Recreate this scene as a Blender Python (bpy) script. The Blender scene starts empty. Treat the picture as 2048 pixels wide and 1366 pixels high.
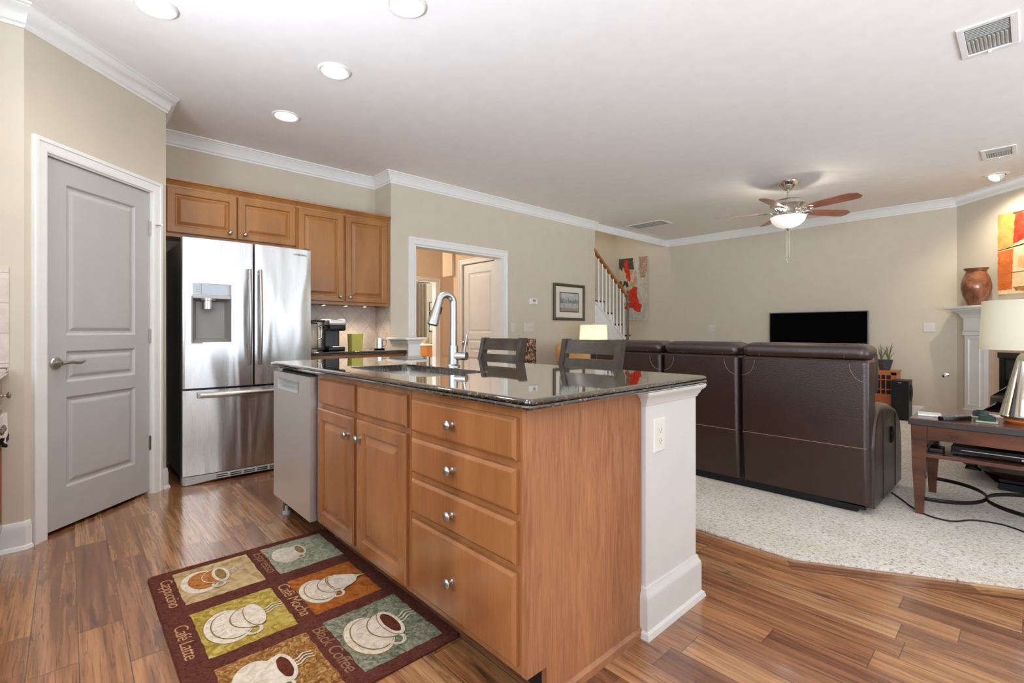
import bpy, bmesh, math, random
from mathutils import Vector, Matrix, Euler
random.seed(7)
SC = bpy.context.scene
COL = SC.collection
PI = math.pi

# ------------------------------------------------------------------ camera, world, light, exposure
cam_data = bpy.data.cameras.new('camera')
cam = bpy.data.objects.new('camera', cam_data); COL.objects.link(cam)
cam_data.sensor_width = 36.0
cam_data.lens = 960.0 / 2048.0 * 36.0
cam_data.shift_y = -21.0 / 2048.0
cam_data.clip_start = 0.02
cam.location = (0, 0, 1.10)
cam.rotation_euler = (PI / 2, 0, math.asin(0.7334))
SC.camera = cam

SC.view_settings.view_transform = 'Standard'
SC.view_settings.look = 'None'
SC.view_settings.gamma = 1.0
SC.view_settings.use_curve_mapping = False
SC.view_settings.exposure = 0.0
SC.cycles.use_denoising = True
SC.cycles.max_bounces = 10
SC.cycles.diffuse_bounces = 6
SC.cycles.glossy_bounces = 5
SC.cycles.sample_clamp_indirect = 6.0
SC.cycles.caustics_reflective = False
SC.cycles.caustics_refractive = False

world = bpy.data.worlds.new('daylight'); SC.world = world
world.use_nodes = True
world.node_tree.nodes['Background'].inputs[0].default_value = (0.86, 0.93, 1.0, 1)
world.node_tree.nodes['Background'].inputs[1].default_value = 1.0


def area(name, loc, rot, sx, sy, power, col=(1, 1, 1), spread=None):
    l = bpy.data.lights.new(name, 'AREA'); l.shape = 'RECTANGLE'
    l.size = sx; l.size_y = sy; l.energy = power; l.color = col
    if spread: l.spread = spread
    o = bpy.data.objects.new(name, l); COL.objects.link(o)
    o.location = loc; o.rotation_euler = rot
    return o


def point(name, loc, power, col=(1, 1, 1), r=0.05):
    l = bpy.data.lights.new(name, 'POINT'); l.energy = power; l.color = col; l.shadow_soft_size = r
    o = bpy.data.objects.new(name, l); COL.objects.link(o); o.location = loc
    return o


def spot(name, loc, power, col=(1, 1, 1), ang=120, blend=1.0, r=0.06):
    l = bpy.data.lights.new(name, 'SPOT'); l.energy = power; l.color = col; l.shadow_soft_size = r
    l.spot_size = math.radians(ang); l.spot_blend = blend
    o = bpy.data.objects.new(name, l); COL.objects.link(o); o.location = loc
    return o


DAY = (0.84, 0.95, 1.10)
# daylight outside the windows (all of them behind or beside the camera)
def aimed_area(name, loc, d, sx, sy, power, col, spread=None):
    o = area(name, loc, (0, 0, 0), sx, sy, power, col, spread)
    o.rotation_euler = Vector(d).to_track_quat('-Z', 'Y').to_euler()
    return o


# sky light coming in level, and up-tilted fill lamps added to brighten the ceiling
aimed_area('daylight_breakfast', (4.8, 1.35, 1.45), (-1, 0, 0.0), 2.9, 1.9, 5, DAY)
aimed_area('daylight_living', (4.8, 4.75, 1.45), (-1, 0, 0.0), 2.5, 1.9, 13, DAY)
aimed_area('daylight_rear', (1.75, -1.13, 1.5), (-0.1, 1, 0.05), 3.0, 1.7, 102, DAY, 2.0)
aimed_area('kitchen_fill', (-1.45, -1.13, 1.7), (0, 1, -0.1), 1.9, 1.2, 40, DAY)  # fill lamp at the added kitchen window, brightens the island front
aimed_area('ceiling_fill_breakfast', (4.9, 1.35, 0.9), (-1, 0, 0.75), 2.9, 1.6, 60, DAY, 1.7)
aimed_area('ceiling_fill_living', (4.9, 4.75, 0.9), (-1, 0, 0.75), 2.5, 1.6, 68, DAY, 1.7)
aimed_area('ceiling_fill_rear', (1.75, -1.3, 1.0), (-0.35, 1, 1.1), 3.0, 1.6, 122, DAY, 1.6)
aimed_area('ceiling_fill_kitchen', (-1.45, -1.25, 1.35), (-0.35, 1, 1.0), 1.9, 1.2, 66, DAY, 1.8)
aimed_area('daylight_study', (-9.95, 5.1, 1.5), (1, 0, 0), 0.7, 1.5, 190, DAY)
aimed_area('stairwell_light', (-5.1, 7.0, 4.85), (0, 0, -1), 0.9, 1.8, 22, (1.0, 0.96, 0.88))  # unseen lamp below the closed ceiling lights the stairwell, no window there
WARM = (1.0, 0.90, 0.76)

# ------------------------------------------------------------------ helpers


def lin(c):
    c = c / 255.0
    return c / 12.92 if c <= 0.04045 else ((c + 0.055) / 1.055) ** 2.4


def rgb(r, g, b): return (lin(r), lin(g), lin(b), 1.0)


class Bld:
    """collects shapes (world coordinates) with materials, becomes ONE mesh"""

    def __init__(s):
        s.bm = bmesh.new(); s.mats = []

    def mi(s, m):
        if m is None: return 0
        if m not in s.mats: s.mats.append(m)
        return s.mats.index(m)

    def add(s, bm, m=None, M=None):
        if M is not None: bmesh.ops.transform(bm, matrix=M, verts=bm.verts)
        bmesh.ops.recalc_face_normals(bm, faces=bm.faces)
        i = s.mi(m)
        for f in bm.faces: f.material_index = i
        me = bpy.data.meshes.new('t'); bm.to_mesh(me); bm.free()
        s.bm.from_mesh(me); bpy.data.meshes.remove(me)
        return s

    def box(s, x0, x1, y0, y1, z0, z1, bev=0.0, m=None, M=None, seg=2):
        bm = bmesh.new()
        bmesh.ops.create_cube(bm, size=1.0)
        bmesh.ops.scale(bm, vec=(abs(x1 - x0), abs(y1 - y0), abs(z1 - z0)), verts=bm.verts)
        bmesh.ops.translate(bm, vec=((x0 + x1) / 2, (y0 + y1) / 2, (z0 + z1) / 2), verts=bm.verts)
        if bev > 0:
            bev = min(bev, 0.49 * min(abs(x1 - x0), abs(y1 - y0), abs(z1 - z0)))
            bmesh.ops.bevel(bm, geom=list(bm.edges), offset=bev, segments=seg, profile=0.5, affect='EDGES')
        return s.add(bm, m, M)

    def prism(s, pts, z0, z1, m=None, bev=0.0, M=None, seg=2):
        bm = bmesh.new()
        v0 = [bm.verts.new((p[0], p[1], z0)) for p in pts]
        v1 = [bm.verts.new((p[0], p[1], z1)) for p in pts]
        bm.faces.new(v0); bm.faces.new(v1)
        n = len(pts)
        for i in range(n): bm.faces.new((v0[i], v0[(i + 1) % n], v1[(i + 1) % n], v1[i]))
        if bev > 0:
            bmesh.ops.bevel(bm, geom=list(bm.edges), offset=bev, segments=seg, profile=0.5, affect='EDGES')
        return s.add(bm, m, M)

    def loft(s, loops, m=None, closed=True, cap=True, M=None):
        """loops: list of point lists of the same length"""
        bm = bmesh.new()
        vs = [[bm.verts.new(p) for p in L] for L in loops]
        n = len(loops[0])
        for a, b in zip(vs[:-1], vs[1:]):
            for i in range(n if closed else n - 1):
                j = (i + 1) % n
                try: bm.faces.new((a[i], a[j], b[j], b[i]))
                except ValueError: pass
        if cap and closed:
            for L in (vs[0], vs[-1]):
                try: bm.faces.new(L)
                except ValueError: pass
        bmesh.ops.remove_doubles(bm, verts=bm.verts, dist=1e-6)
        return s.add(bm, m, M)

    def tube(s, pts, r, m=None, seg=10, closed=False, M=None, flat=None):
        pts = [Vector(p) for p in pts]
        n = len(pts); loops = []
        rr = r if isinstance(r, (list, tuple)) else [r] * n
        up = None
        for i, p in enumerate(pts):
            if closed: t = pts[(i + 1) % n] - pts[i - 1]
            else: t = pts[min(i + 1, n - 1)] - pts[max(i - 1, 0)]
            t.normalize()
            if up is None:
                up = Vector((0, 0, 1)) if abs(t.z) < 0.9 else Vector((1, 0, 0))
            a = t.cross(up); a.normalize(); b = a.cross(t); b.normalize(); up = b
            fa, fb = flat if flat else (1, 1)
            loops.append([p + a * (math.cos(2 * PI * k / seg) * rr[i] * fa) + b * (math.sin(2 * PI * k / seg) * rr[i] * fb) for k in range(seg)])
        if closed: loops.append(loops[0])
        return s.loft(loops, m, True, not closed, M)

    def lathe(s, prof, c=(0, 0, 0), seg=28, m=None, M=None, sx=1.0, sy=1.0):
        loops = [[(c[0] + r * sx * math.cos(2 * PI * k / seg), c[1] + r * sy * math.sin(2 * PI * k / seg), c[2] + z) for k in range(seg)] for r, z in prof]
        return s.loft(loops, m, True, True, M)

    def panel(s, u0, u1, v0, v1, prof, M, m=None):
        """nested rectangles: prof = [(inset, depth)], last one capped; local (u, n, v)"""
        loops = [[(u0 + i, d, v0 + i), (u1 - i, d, v0 + i), (u1 - i, d, v1 - i), (u0 + i, d, v1 - i)] for i, d in prof]
        s.loft(loops, m, True, False, M)
        return s.poly(loops[-1], m, M)

    def poly(s, pts, m=None, M=None):
        bm = bmesh.new()
        bm.faces.new([bm.verts.new(p) for p in pts])
        return s.add(bm, m, M)

    def sweep(s, path, prof, m=None, closed=False, M=None, cap=True):
        """path: xy list; prof: (out, z) with out to the RIGHT of travel; mitred corners"""
        n = len(path); P = [Vector((p[0], p[1])) for p in path]
        loops = []
        for i in range(n):
            ns = []
            if i > 0 or closed:
                d = (P[i] - P[i - 1]).normalized(); ns.append(Vector((d.y, -d.x)))
            if i < n - 1 or closed:
                d = (P[(i + 1) % n] - P[i]).normalized(); ns.append(Vector((d.y, -d.x)))
            if len(ns) == 2:
                mm = (ns[0] + ns[1]).normalized(); mm = mm / max(0.25, mm.dot(ns[0]))
            else: mm = ns[0]
            loops.append([(P[i].x + mm.x * o, P[i].y + mm.y * o, z) for o, z in prof])
        if closed: loops.append(loops[0])
        return s.loft(loops, m, True, cap and not closed, M)

    def text(s, body, size, M, m=None, sx=1.0, ext=0.0, shear=0.0, space=1.0, off=0.0):
        cu = bpy.data.curves.new('t', 'FONT'); cu.body = body; cu.size = size
        cu.align_x = 'LEFT'; cu.extrude = ext; cu.shear = shear; cu.space_character = space; cu.offset = off
        ob = bpy.data.objects.new('t', cu)
        me = bpy.data.meshes.new_from_object(ob)
        bm = bmesh.new(); bm.from_mesh(me)
        bmesh.ops.scale(bm, vec=(sx, 1, 1), verts=bm.verts)
        bpy.data.objects.remove(ob); bpy.data.curves.remove(cu); bpy.data.meshes.remove(me)
        return s.add(bm, m, M)


ROOT = {}   # object name -> (world matrix of its thing)


def obj(name, b, m=None, parent=None, smooth=35, M=None):
    me = bpy.data.meshes.new(name)
    bm = b.bm
    if parent is not None:
        W = ROOT[parent.name]
        bmesh.ops.transform(bm, matrix=W.inverted(), verts=bm.verts)
    bm.to_mesh(me); bm.free()
    mats = b.mats if b.mats else [m]
    for x in mats: me.materials.append(x)
    if smooth:
        for p in me.polygons: p.use_smooth = True
        me.set_sharp_from_angle(angle=math.radians(smooth))
    o = bpy.data.objects.new(name, me); COL.objects.link(o)
    if smooth:
        wn = o.modifiers.new('weighted_normals', 'WEIGHTED_NORMAL'); wn.keep_sharp = True; wn.weight = 80
    if parent is not None:
        o.parent = parent; ROOT[o.name] = ROOT[parent.name]
    else: ROOT[o.name] = Matrix.Identity(4)
    return o


def thing(name, label, cat, loc=(0, 0, 0), rotz=0.0, group=None):
    o = bpy.data.objects.new(name, None); COL.objects.link(o)
    o.empty_display_size = 0.1
    o.location = loc; o.rotation_euler = (0, 0, rotz)
    ROOT[o.name] = Matrix.Translation(loc) @ Matrix.Rotation(rotz, 4, 'Z')
    o['label'] = label; o['category'] = cat
    if group: o['group'] = group
    return o


def tag(o, label, cat, group=None, kind=None):
    o['label'] = label; o['category'] = cat
    if group: o['group'] = group
    if kind: o['kind'] = kind
    return o


def struct(name, b, m=None, parent=None, smooth=35):
    o = obj(name, b, m, parent, smooth)
    if parent is None: o['kind'] = 'structure'
    return o


def dup(root, loc, label, rotz=None):
    r = root.copy(); COL.objects.link(r); r.location = loc
    if rotz is not None: r.rotation_euler = (0, 0, rotz)
    r['label'] = label
    for ch in list(root.children):
        c = ch.copy(); COL.objects.link(c); c.parent = r
        for g in ch.children:
            d = g.copy(); COL.objects.link(d); d.parent = c
    return r


def frame(o, u, n):
    """matrix taking local (u, n, z) to world"""
    u = Vector(u).normalized(); n = Vector(n).normalized()
    return Matrix(((u.x, n.x, 0, o[0]), (u.y, n.y, 0, o[1]), (u.z, n.z, 1, o[2]), (0, 0, 0, 1)))


def toaxis(p, d):
    """matrix: local z axis -> direction d at point p"""
    return Matrix.Translation(p) @ Vector((0, 0, 1)).rotation_difference(Vector(d)).to_matrix().to_4x4()


# ------------------------------------------------------------------ materials


def mat(name):
    m = bpy.data.materials.new(name); m.use_nodes = True
    nt = m.node_tree
    return m, nt, nt.nodes['Principled BSDF'], nt.nodes, nt.links


def pm(name, col, rough=0.5, metal=0.0, spec=0.5, coat=0.0, coat_r=0.1, var=0.0, vscale=8.0, stretch=(1, 1, 1), bump=0.0, bscale=60.0, bstretch=(1, 1, 1), emit=None, estr=0.0, trans=0.0, ior=1.45, alpha=1.0, sheen=0.0):
    m, nt, p, N, L = mat(name)
    p.inputs['Base Color'].default_value = col
    p.inputs['Roughness'].default_value = rough
    p.inputs['Metallic'].default_value = metal
    p.inputs['Specular IOR Level'].default_value = spec
    p.inputs['Coat Weight'].default_value = coat
    p.inputs['Coat Roughness'].default_value = coat_r
    p.inputs['Transmission Weight'].default_value = trans
    p.inputs['IOR'].default_value = ior
    p.inputs['Alpha'].default_value = alpha
    p.inputs['Sheen Weight'].default_value = sheen
    if emit:
        p.inputs['Emission Color'].default_value = emit; p.inputs['Emission Strength'].default_value = estr
    tc = N.new('ShaderNodeTexCoord')
    # every material is varied a little by a noise texture in object space
    mp = N.new('ShaderNodeMapping'); mp.inputs['Scale'].default_value = stretch
    L.new(tc.outputs['Object'], mp.inputs[0])
    nz = N.new('ShaderNodeTexNoise'); nz.inputs['Scale'].default_value = vscale; nz.inputs['Detail'].default_value = 4
    L.new(mp.outputs[0], nz.inputs['Vector'])
    v = var if var > 0 else 0.02
    mr = N.new('ShaderNodeMapRange'); mr.inputs[1].default_value = 0.3; mr.inputs[2].default_value = 0.7
    mr.inputs[3].default_value = 1 - v; mr.inputs[4].default_value = 1 + v
    L.new(nz.outputs['Fac'], mr.inputs[0])
    mx = N.new('ShaderNodeVectorMath'); mx.operation = 'SCALE'
    mx.inputs[0].default_value = col[:3]
    L.new(mr.outputs[0], mx.inputs['Scale'])
    L.new(mx.outputs[0], p.inputs['Base Color'])
    if bump > 0:
        mp2 = N.new('ShaderNodeMapping'); mp2.inputs['Scale'].default_value = bstretch
        L.new(tc.outputs['Object'], mp2.inputs[0])
        n2 = N.new('ShaderNodeTexNoise'); n2.inputs['Scale'].default_value = bscale; n2.inputs['Detail'].default_value = 3
        L.new(mp2.outputs[0], n2.inputs['Vector'])
        bp = N.new('ShaderNodeBump'); bp.inputs['Strength'].default_value = bump; bp.inputs['Distance'].default_value = 0.01
        L.new(n2.outputs['Fac'], bp.inputs['Height']); L.new(bp.outputs[0], p.inputs['Normal'])
    return m


def ramp(N, stops, interp='LINEAR'):
    r = N.new('ShaderNodeValToRGB'); cr = r.color_ramp; cr.interpolation = interp
    while len(cr.elements) > 1: cr.elements.remove(cr.elements[-1])
    cr.elements[0].position = stops[0][0]; cr.elements[0].color = stops[0][1]
    for pos, c in stops[1:]:
        e = cr.elements.new(pos); e.color = c
    return r


def math_n(N, L, op, a, b=None, c=None):
    n = N.new('ShaderNodeMath'); n.operation = op
    for i, x in enumerate((a, b, c)):
        if x is None: continue
        if isinstance(x, (int, float)): n.inputs[i].default_value = x
        else: L.new(x, n.inputs[i])
    return n.outputs[0]


def mixc(N, L, f, a, b, blend='MIX'):
    n = N.new('ShaderNodeMix'); n.data_type = 'RGBA'; n.blend_type = blend
    if isinstance(f, (int, float)): n.inputs[0].default_value = f
    else: L.new(f, n.inputs[0])
    for k, x in ((6, a), (7, b)):
        if isinstance(x, tuple): n.inputs[k].default_value = x
        else: L.new(x, n.inputs[k])
    return n.outputs[2]


def noise(N, L, vec, scale, detail=4, rough=0.55, dist=0.0):
    n = N.new('ShaderNodeTexNoise'); n.inputs['Scale'].default_value = scale
    n.inputs['Detail'].default_value = detail; n.inputs['Roughness'].default_value = rough
    n.inputs['Distortion'].default_value = dist
    if vec is not None: L.new(vec, n.inputs['Vector'])
    return n.outputs['Fac']


def comb(N, L, x, y, z):
    n = N.new('ShaderNodeCombineXYZ')
    for i, v in enumerate((x, y, z)):
        if isinstance(v, (int, float)): n.inputs[i].default_value = v
        else: L.new(v, n.inputs[i])
    return n.outputs[0]


def plank_floor():
    m, nt, p, N, L = mat('hand_scraped_planks')
    tc = N.new('ShaderNodeTexCoord'); sp = N.new('ShaderNodeSeparateXYZ'); L.new(tc.outputs['Object'], sp.inputs[0])
    X, Y = sp.outputs[0], sp.outputs[1]
    W = 0.126
    yr = math_n(N, L, 'DIVIDE', math_n(N, L, 'SUBTRACT', Y, 0.029), W)
    row = math_n(N, L, 'FLOOR', yr); fy = math_n(N, L, 'FRACT', yr)
    wn = N.new('ShaderNodeTexWhiteNoise'); wn.noise_dimensions = '1D'; L.new(row, wn.inputs['W'])
    xs = math_n(N, L, 'DIVIDE', math_n(N, L, 'ADD', X, math_n(N, L, 'MULTIPLY', wn.outputs['Value'], 7.3)), 0.95)
    idx = math_n(N, L, 'FLOOR', xs); fx = math_n(N, L, 'FRACT', xs)
    wn2 = N.new('ShaderNodeTexWhiteNoise'); wn2.noise_dimensions = '2D'; L.new(comb(N, L, row, idx, 0), wn2.inputs['Vector'])
    r = wn2.outputs['Value']
    off = math_n(N, L, 'MULTIPLY', r, 37.0)
    g1 = noise(N, L, comb(N, L, math_n(N, L, 'ADD', math_n(N, L, 'MULTIPLY', X, 1.6), off), math_n(N, L, 'MULTIPLY', Y, 34.0), off), 1.0, 6, 0.58, 0.25)
    g2 = noise(N, L, comb(N, L, math_n(N, L, 'ADD', math_n(N, L, 'MULTIPLY', X, 2.6), off), math_n(N, L, 'MULTIPLY', Y, 15.0), off), 1.0, 4, 0.6, 0.8)
    g3 = noise(N, L, comb(N, L, math_n(N, L, 'MULTIPLY', X, 5.0), math_n(N, L, 'MULTIPLY', Y, 120.0), 3.0), 1.0, 4, 0.6, 0.3)
    base = ramp(N, [(0.0, rgb(136, 90, 60)), (0.35, rgb(160, 110, 72)), (0.65, rgb(178, 126, 82)), (1.0, rgb(190, 146, 102))]); L.new(r, base.inputs[0])
    gr = ramp(N, [(0.26, rgb(92, 68, 54)), (0.42, rgb(196, 174, 156)), (0.60, rgb(255, 250, 245)), (0.75, rgb(255, 255, 250))]); L.new(g1, gr.inputs[0])
    c = mixc(N, L, 0.8, base.outputs[0], gr.outputs[0], 'MULTIPLY')
    gr3 = ramp(N, [(0.34, rgb(112, 94, 80)), (0.48, rgb(255, 255, 255))]); L.new(g3, gr3.inputs[0])
    c = mixc(N, L, 0.55, c, gr3.outputs[0], 'MULTIPLY')
    bl = ramp(N, [(0.58, (0, 0, 0, 1)), (0.72, (1, 1, 1, 1))]); L.new(g2, bl.inputs[0])
    c = mixc(N, L, math_n(N, L, 'MULTIPLY', bl.outputs[0], math_n(N, L, 'ADD', math_n(N, L, 'MULTIPLY', g1, 0.5), 0.5)), c, rgb(42, 28, 20))
    gy = math_n(N, L, 'MINIMUM', fy, math_n(N, L, 'SUBTRACT', 1.0, fy))
    gx = math_n(N, L, 'MULTIPLY', math_n(N, L, 'MINIMUM', fx, math_n(N, L, 'SUBTRACT', 1.0, fx)), 0.95 / W)
    gap = math_n(N, L, 'LESS_THAN', math_n(N, L, 'MINIMUM', gy, gx), 0.011)
    c = mixc(N, L, math_n(N, L, 'MULTIPLY', gap, 0.7), c, rgb(58, 36, 26))
    L.new(c, p.inputs['Base Color'])
    rr = N.new('ShaderNodeMapRange'); rr.inputs[3].default_value = 0.16; rr.inputs[4].default_value = 0.30
    L.new(g1, rr.inputs[0]); L.new(rr.outputs[0], p.inputs['Roughness'])
    p.inputs['Specular IOR Level'].default_value = 0.7
    p.inputs['Coat Weight'].default_value = 1.0; p.inputs['Coat Roughness'].default_value = 0.14
    sc = noise(N, L, comb(N, L, math_n(N, L, 'ADD', math_n(N, L, 'MULTIPLY', X, 3.0), off), math_n(N, L, 'MULTIPLY', Y, 46.0), off), 1.0, 3, 0.5, 0.5)
    ch = noise(N, L, comb(N, L, math_n(N, L, 'MULTIPLY', X, 16.0), math_n(N, L, 'MULTIPLY', Y, 5.0), off), 1.0, 2, 0.5, 0.4)
    edge = math_n(N, L, 'SMOOTH_MIN', math_n(N, L, 'MINIMUM', gy, gx), 0.05, 0.02)
    h = math_n(N, L, 'ADD', math_n(N, L, 'ADD', math_n(N, L, 'MULTIPLY', sc, 0.35), math_n(N, L, 'MULTIPLY', ch, 0.25)), math_n(N, L, 'MULTIPLY', edge, 9.0))
    bp = N.new('ShaderNodeBump'); bp.inputs['Strength'].default_value = 0.22; bp.inputs['Distance'].default_value = 0.004
    L.new(h, bp.inputs['Height']); L.new(bp.outputs[0], p.inputs['Normal'])
    return m


def granite():
    m, nt, p, N, L = mat('black_gold_granite')
    tc = N.new('ShaderNodeTexCoord')
    n1 = noise(N, L, tc.outputs['Object'], 70, 6, 0.7, 0.8)
    n2 = noise(N, L, tc.outputs['Object'], 190, 4, 0.7)
    vo = N.new('ShaderNodeTexVoronoi'); vo.inputs['Scale'].default_value = 130; L.new(tc.outputs['Object'], vo.inputs['Vector'])
    a = ramp(N, [(0.46, rgb(16, 15, 14)), (0.56, rgb(60, 48, 32)), (0.66, rgb(148, 118, 78)), (0.8, rgb(196, 176, 140))]); L.new(n1, a.inputs[0])
    b = ramp(N, [(0.5, rgb(14, 14, 14)), (0.64, rgb(58, 54, 50)), (0.74, rgb(120, 116, 110))]); L.new(n2, b.inputs[0])
    c = mixc(N, L, 0.8, a.outputs[0], b.outputs[0], 'ADD')
    k = ramp(N, [(0.1, (0.25, 0.25, 0.25, 1)), (0.55, (1, 1, 1, 1))]); L.new(vo.outputs['Distance'], k.inputs[0])
    c = mixc(N, L, 0.8, c, k.outputs[0], 'MULTIPLY')
    L.new(c, p.inputs['Base Color'])
    p.inputs['Roughness'].default_value = 0.06
    p.inputs['IOR'].default_value = 1.6
    lw = N.new('ShaderNodeLayerWeight'); lw.inputs[0].default_value = 0.5     # polish: reflects strongly at grazing angles
    gl = N.new('ShaderNodeBsdfGlossy'); gl.inputs['Roughness'].default_value = 0.03; gl.inputs['Color'].default_value = (0.96, 0.95, 0.94, 1)
    fr_ = ramp(N, [(0.0, (0.04, 0.04, 0.04, 1)), (0.55, (0.07, 0.07, 0.07, 1)), (0.70, (0.25, 0.25, 0.25, 1)), (0.82, (0.72, 0.72, 0.72, 1)), (0.90, (0.96, 0.96, 0.96, 1)), (1.0, (1, 1, 1, 1))])
    L.new(lw.outputs['Facing'], fr_.inputs[0])
    mx = N.new('ShaderNodeMixShader'); L.new(fr_.outputs[0], mx.inputs[0])
    L.new(p.outputs[0], mx.inputs[1]); L.new(gl.outputs[0], mx.inputs[2]); L.new(mx.outputs[0], N['Material Output'].inputs[0])
    return m


def cherry(name, lo, hi, sc=(5, 5, 1.2), rough=0.3, coat=0.25, fig=0.0):
    m, nt, p, N, L = mat(name)
    tc = N.new('ShaderNodeTexCoord')
    mp = N.new('ShaderNodeMapping'); mp.inputs['Scale'].default_value = sc; L.new(tc.outputs['Object'], mp.inputs[0])
    n1 = noise(N, L, mp.outputs[0], 1.0, 5, 0.5, 0.4)
    mp2 = N.new('ShaderNodeMapping'); mp2.inputs['Scale'].default_value = (sc[0] * 9, sc[1] * 9, sc[2] * 3.2); L.new(tc.outputs['Object'], mp2.inputs[0])
    n2 = noise(N, L, mp2.outputs[0], 1.0, 4, 0.6, 2.2)
    f = math_n(N, L, 'ADD', math_n(N, L, 'MULTIPLY', n1, 1.0 - 0.45 * fig - 0.2), math_n(N, L, 'MULTIPLY', n2, 0.2 + 0.45 * fig))
    a = ramp(N, [(0.34, lo), (0.66, hi)]); L.new(f, a.inputs[0])
    L.new(a.outputs[0], p.inputs['Base Color'])
    p.inputs['Roughness'].default_value = rough
    p.inputs['Coat Weight'].default_value = coat; p.inputs['Coat Roughness'].default_value = 0.16
    return m


def stainless(name, rough=0.2, wave=0.12, base=(0.62, 0.62, 0.62, 1)):
    m, nt, p, N, L = mat(name)
    tc = N.new('ShaderNodeTexCoord')
    mp = N.new('ShaderNodeMapping'); mp.inputs['Scale'].default_value = (5.5, 5.5, 0.9); L.new(tc.outputs['Object'], mp.inputs[0])
    n1 = noise(N, L, mp.outputs[0], 1.0, 1, 0.4, 0.6)
    mp2 = N.new('ShaderNodeMapping'); mp2.inputs['Scale'].default_value = (260, 260, 3); L.new(tc.outputs['Object'], mp2.inputs[0])
    n2 = noise(N, L, mp2.outputs[0], 1.0, 2)
    mr = N.new('ShaderNodeMapRange'); mr.inputs[3].default_value = rough * 0.8; mr.inputs[4].default_value = rough * 1.2
    L.new(n2, mr.inputs[0]); L.new(mr.outputs[0], p.inputs['Roughness'])
    p.inputs['Base Color'].default_value = base
    p.inputs['Metallic'].default_value = 1.0
    if wave > 0:
        bp = N.new('ShaderNodeBump'); bp.inputs['Strength'].default_value = wave; bp.inputs['Distance'].default_value = 0.05
        L.new(n1, bp.inputs['Height']); L.new(bp.outputs[0], p.inputs['Normal'])
    return m


def carpet_mat():
    m, nt, p, N, L = mat('flecked_carpet')
    tc = N.new('ShaderNodeTexCoord')
    n1 = noise(N, L, tc.outputs['Object'], 60, 3, 0.7)
    n2 = noise(N, L, tc.outputs['Object'], 260, 2, 0.6)
    n3 = noise(N, L, tc.outputs['Object'], 3, 3, 0.5)
    a = ramp(N, [(0.30, rgb(144, 130, 112)), (0.42, rgb(220, 210, 195)), (0.52, rgb(238, 230, 216)), (0.75, rgb(246, 240, 228))]); L.new(n1, a.inputs[0])
    b = ramp(N, [(0.32, rgb(168, 154, 138)), (0.5, rgb(255, 255, 255))]); L.new(n2, b.inputs[0])
    c = mixc(N, L, 0.6, a.outputs[0], b.outputs[0], 'MULTIPLY')
    k = ramp(N, [(0.35, rgb(242, 238, 232)), (0.65, rgb(255, 255, 255))]); L.new(n3, k.inputs[0])
    c = mixc(N, L, 1.0, c, k.outputs[0], 'MULTIPLY')
    L.new(c, p.inputs['Base Color']); p.inputs['Roughness'].default_value = 1.0; p.inputs['Specular IOR Level'].default_value = 0.1
    p.inputs['Sheen Weight'].default_value = 0.2
    bp = N.new('ShaderNodeBump'); bp.inputs['Strength'].default_value = 0.8; bp.inputs['Distance'].default_value = 0.01
    L.new(math_n(N, L, 'ADD', n2, math_n(N, L, 'MULTIPLY', n1, 0.6)), bp.inputs['Height']); L.new(bp.outputs[0], p.inputs['Normal'])
    return m


def tile_mat(name, rot):
    m, nt, p, N, L = mat(name)
    tc = N.new('ShaderNodeTexCoord')
    sp = N.new('ShaderNodeSeparateXYZ'); L.new(tc.outputs['Object'], sp.inputs[0])
    h = math_n(N, L, 'ADD', sp.outputs[0], sp.outputs[1]); z = sp.outputs[2]
    if rot:
        a = math_n(N, L, 'MULTIPLY', math_n(N, L, 'ADD', h, z), 0.7071 / 0.15); b = math_n(N, L, 'MULTIPLY', math_n(N, L, 'SUBTRACT', h, z), 0.7071 / 0.15)
    else:
        a = math_n(N, L, 'DIVIDE', h, 0.15); b = math_n(N, L, 'DIVIDE', math_n(N, L, 'SUBTRACT', z, 0.94), 0.15)
    fa = math_n(N, L, 'FRACT', a); fb = math_n(N, L, 'FRACT', b)
    g = math_n(N, L, 'MINIMUM', math_n(N, L, 'MINIMUM', fa, math_n(N, L, 'SUBTRACT', 1.0, fa)), math_n(N, L, 'MINIMUM', fb, math_n(N, L, 'SUBTRACT', 1.0, fb)))
    gl = math_n(N, L, 'LESS_THAN', g, 0.014)
    n = noise(N, L, tc.outputs['Object'], 9, 5, 0.6, 0.5)
    r = ramp(N, [(0.3, rgb(196, 180, 164)), (0.7, rgb(222, 208, 194))]); L.new(n, r.inputs[0])
    c = mixc(N, L, gl, r.outputs[0], rgb(178, 160, 144)); L.new(c, p.inputs['Base Color'])
    p.inputs['Roughness'].default_value = 0.35
    return m


def shade_mat(name, col, fac=0.5):
    m, nt, p, N, L = mat(name)
    d = N.new('ShaderNodeBsdfDiffuse'); d.inputs[0].default_value = col
    t = N.new('ShaderNodeBsdfTranslucent'); t.inputs[0].default_value = col
    mx = N.new('ShaderNodeMixShader'); mx.inputs[0].default_value = fac
    tc = N.new('ShaderNodeTexCoord')
    n = noise(N, L, tc.outputs['Object'], 300, 2)
    bp = N.new('ShaderNodeBump'); bp.inputs['Strength'].default_value = 0.1; bp.inputs['Distance'].default_value = 0.002
    L.new(n, bp.inputs['Height']); L.new(bp.outputs[0], d.inputs['Normal'])
    L.new(d.outputs[0], mx.inputs[1]); L.new(t.outputs[0], mx.inputs[2])
    L.new(mx.outputs[0], N['Material Output'].inputs[0]); N.remove(p)
    return m


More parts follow.
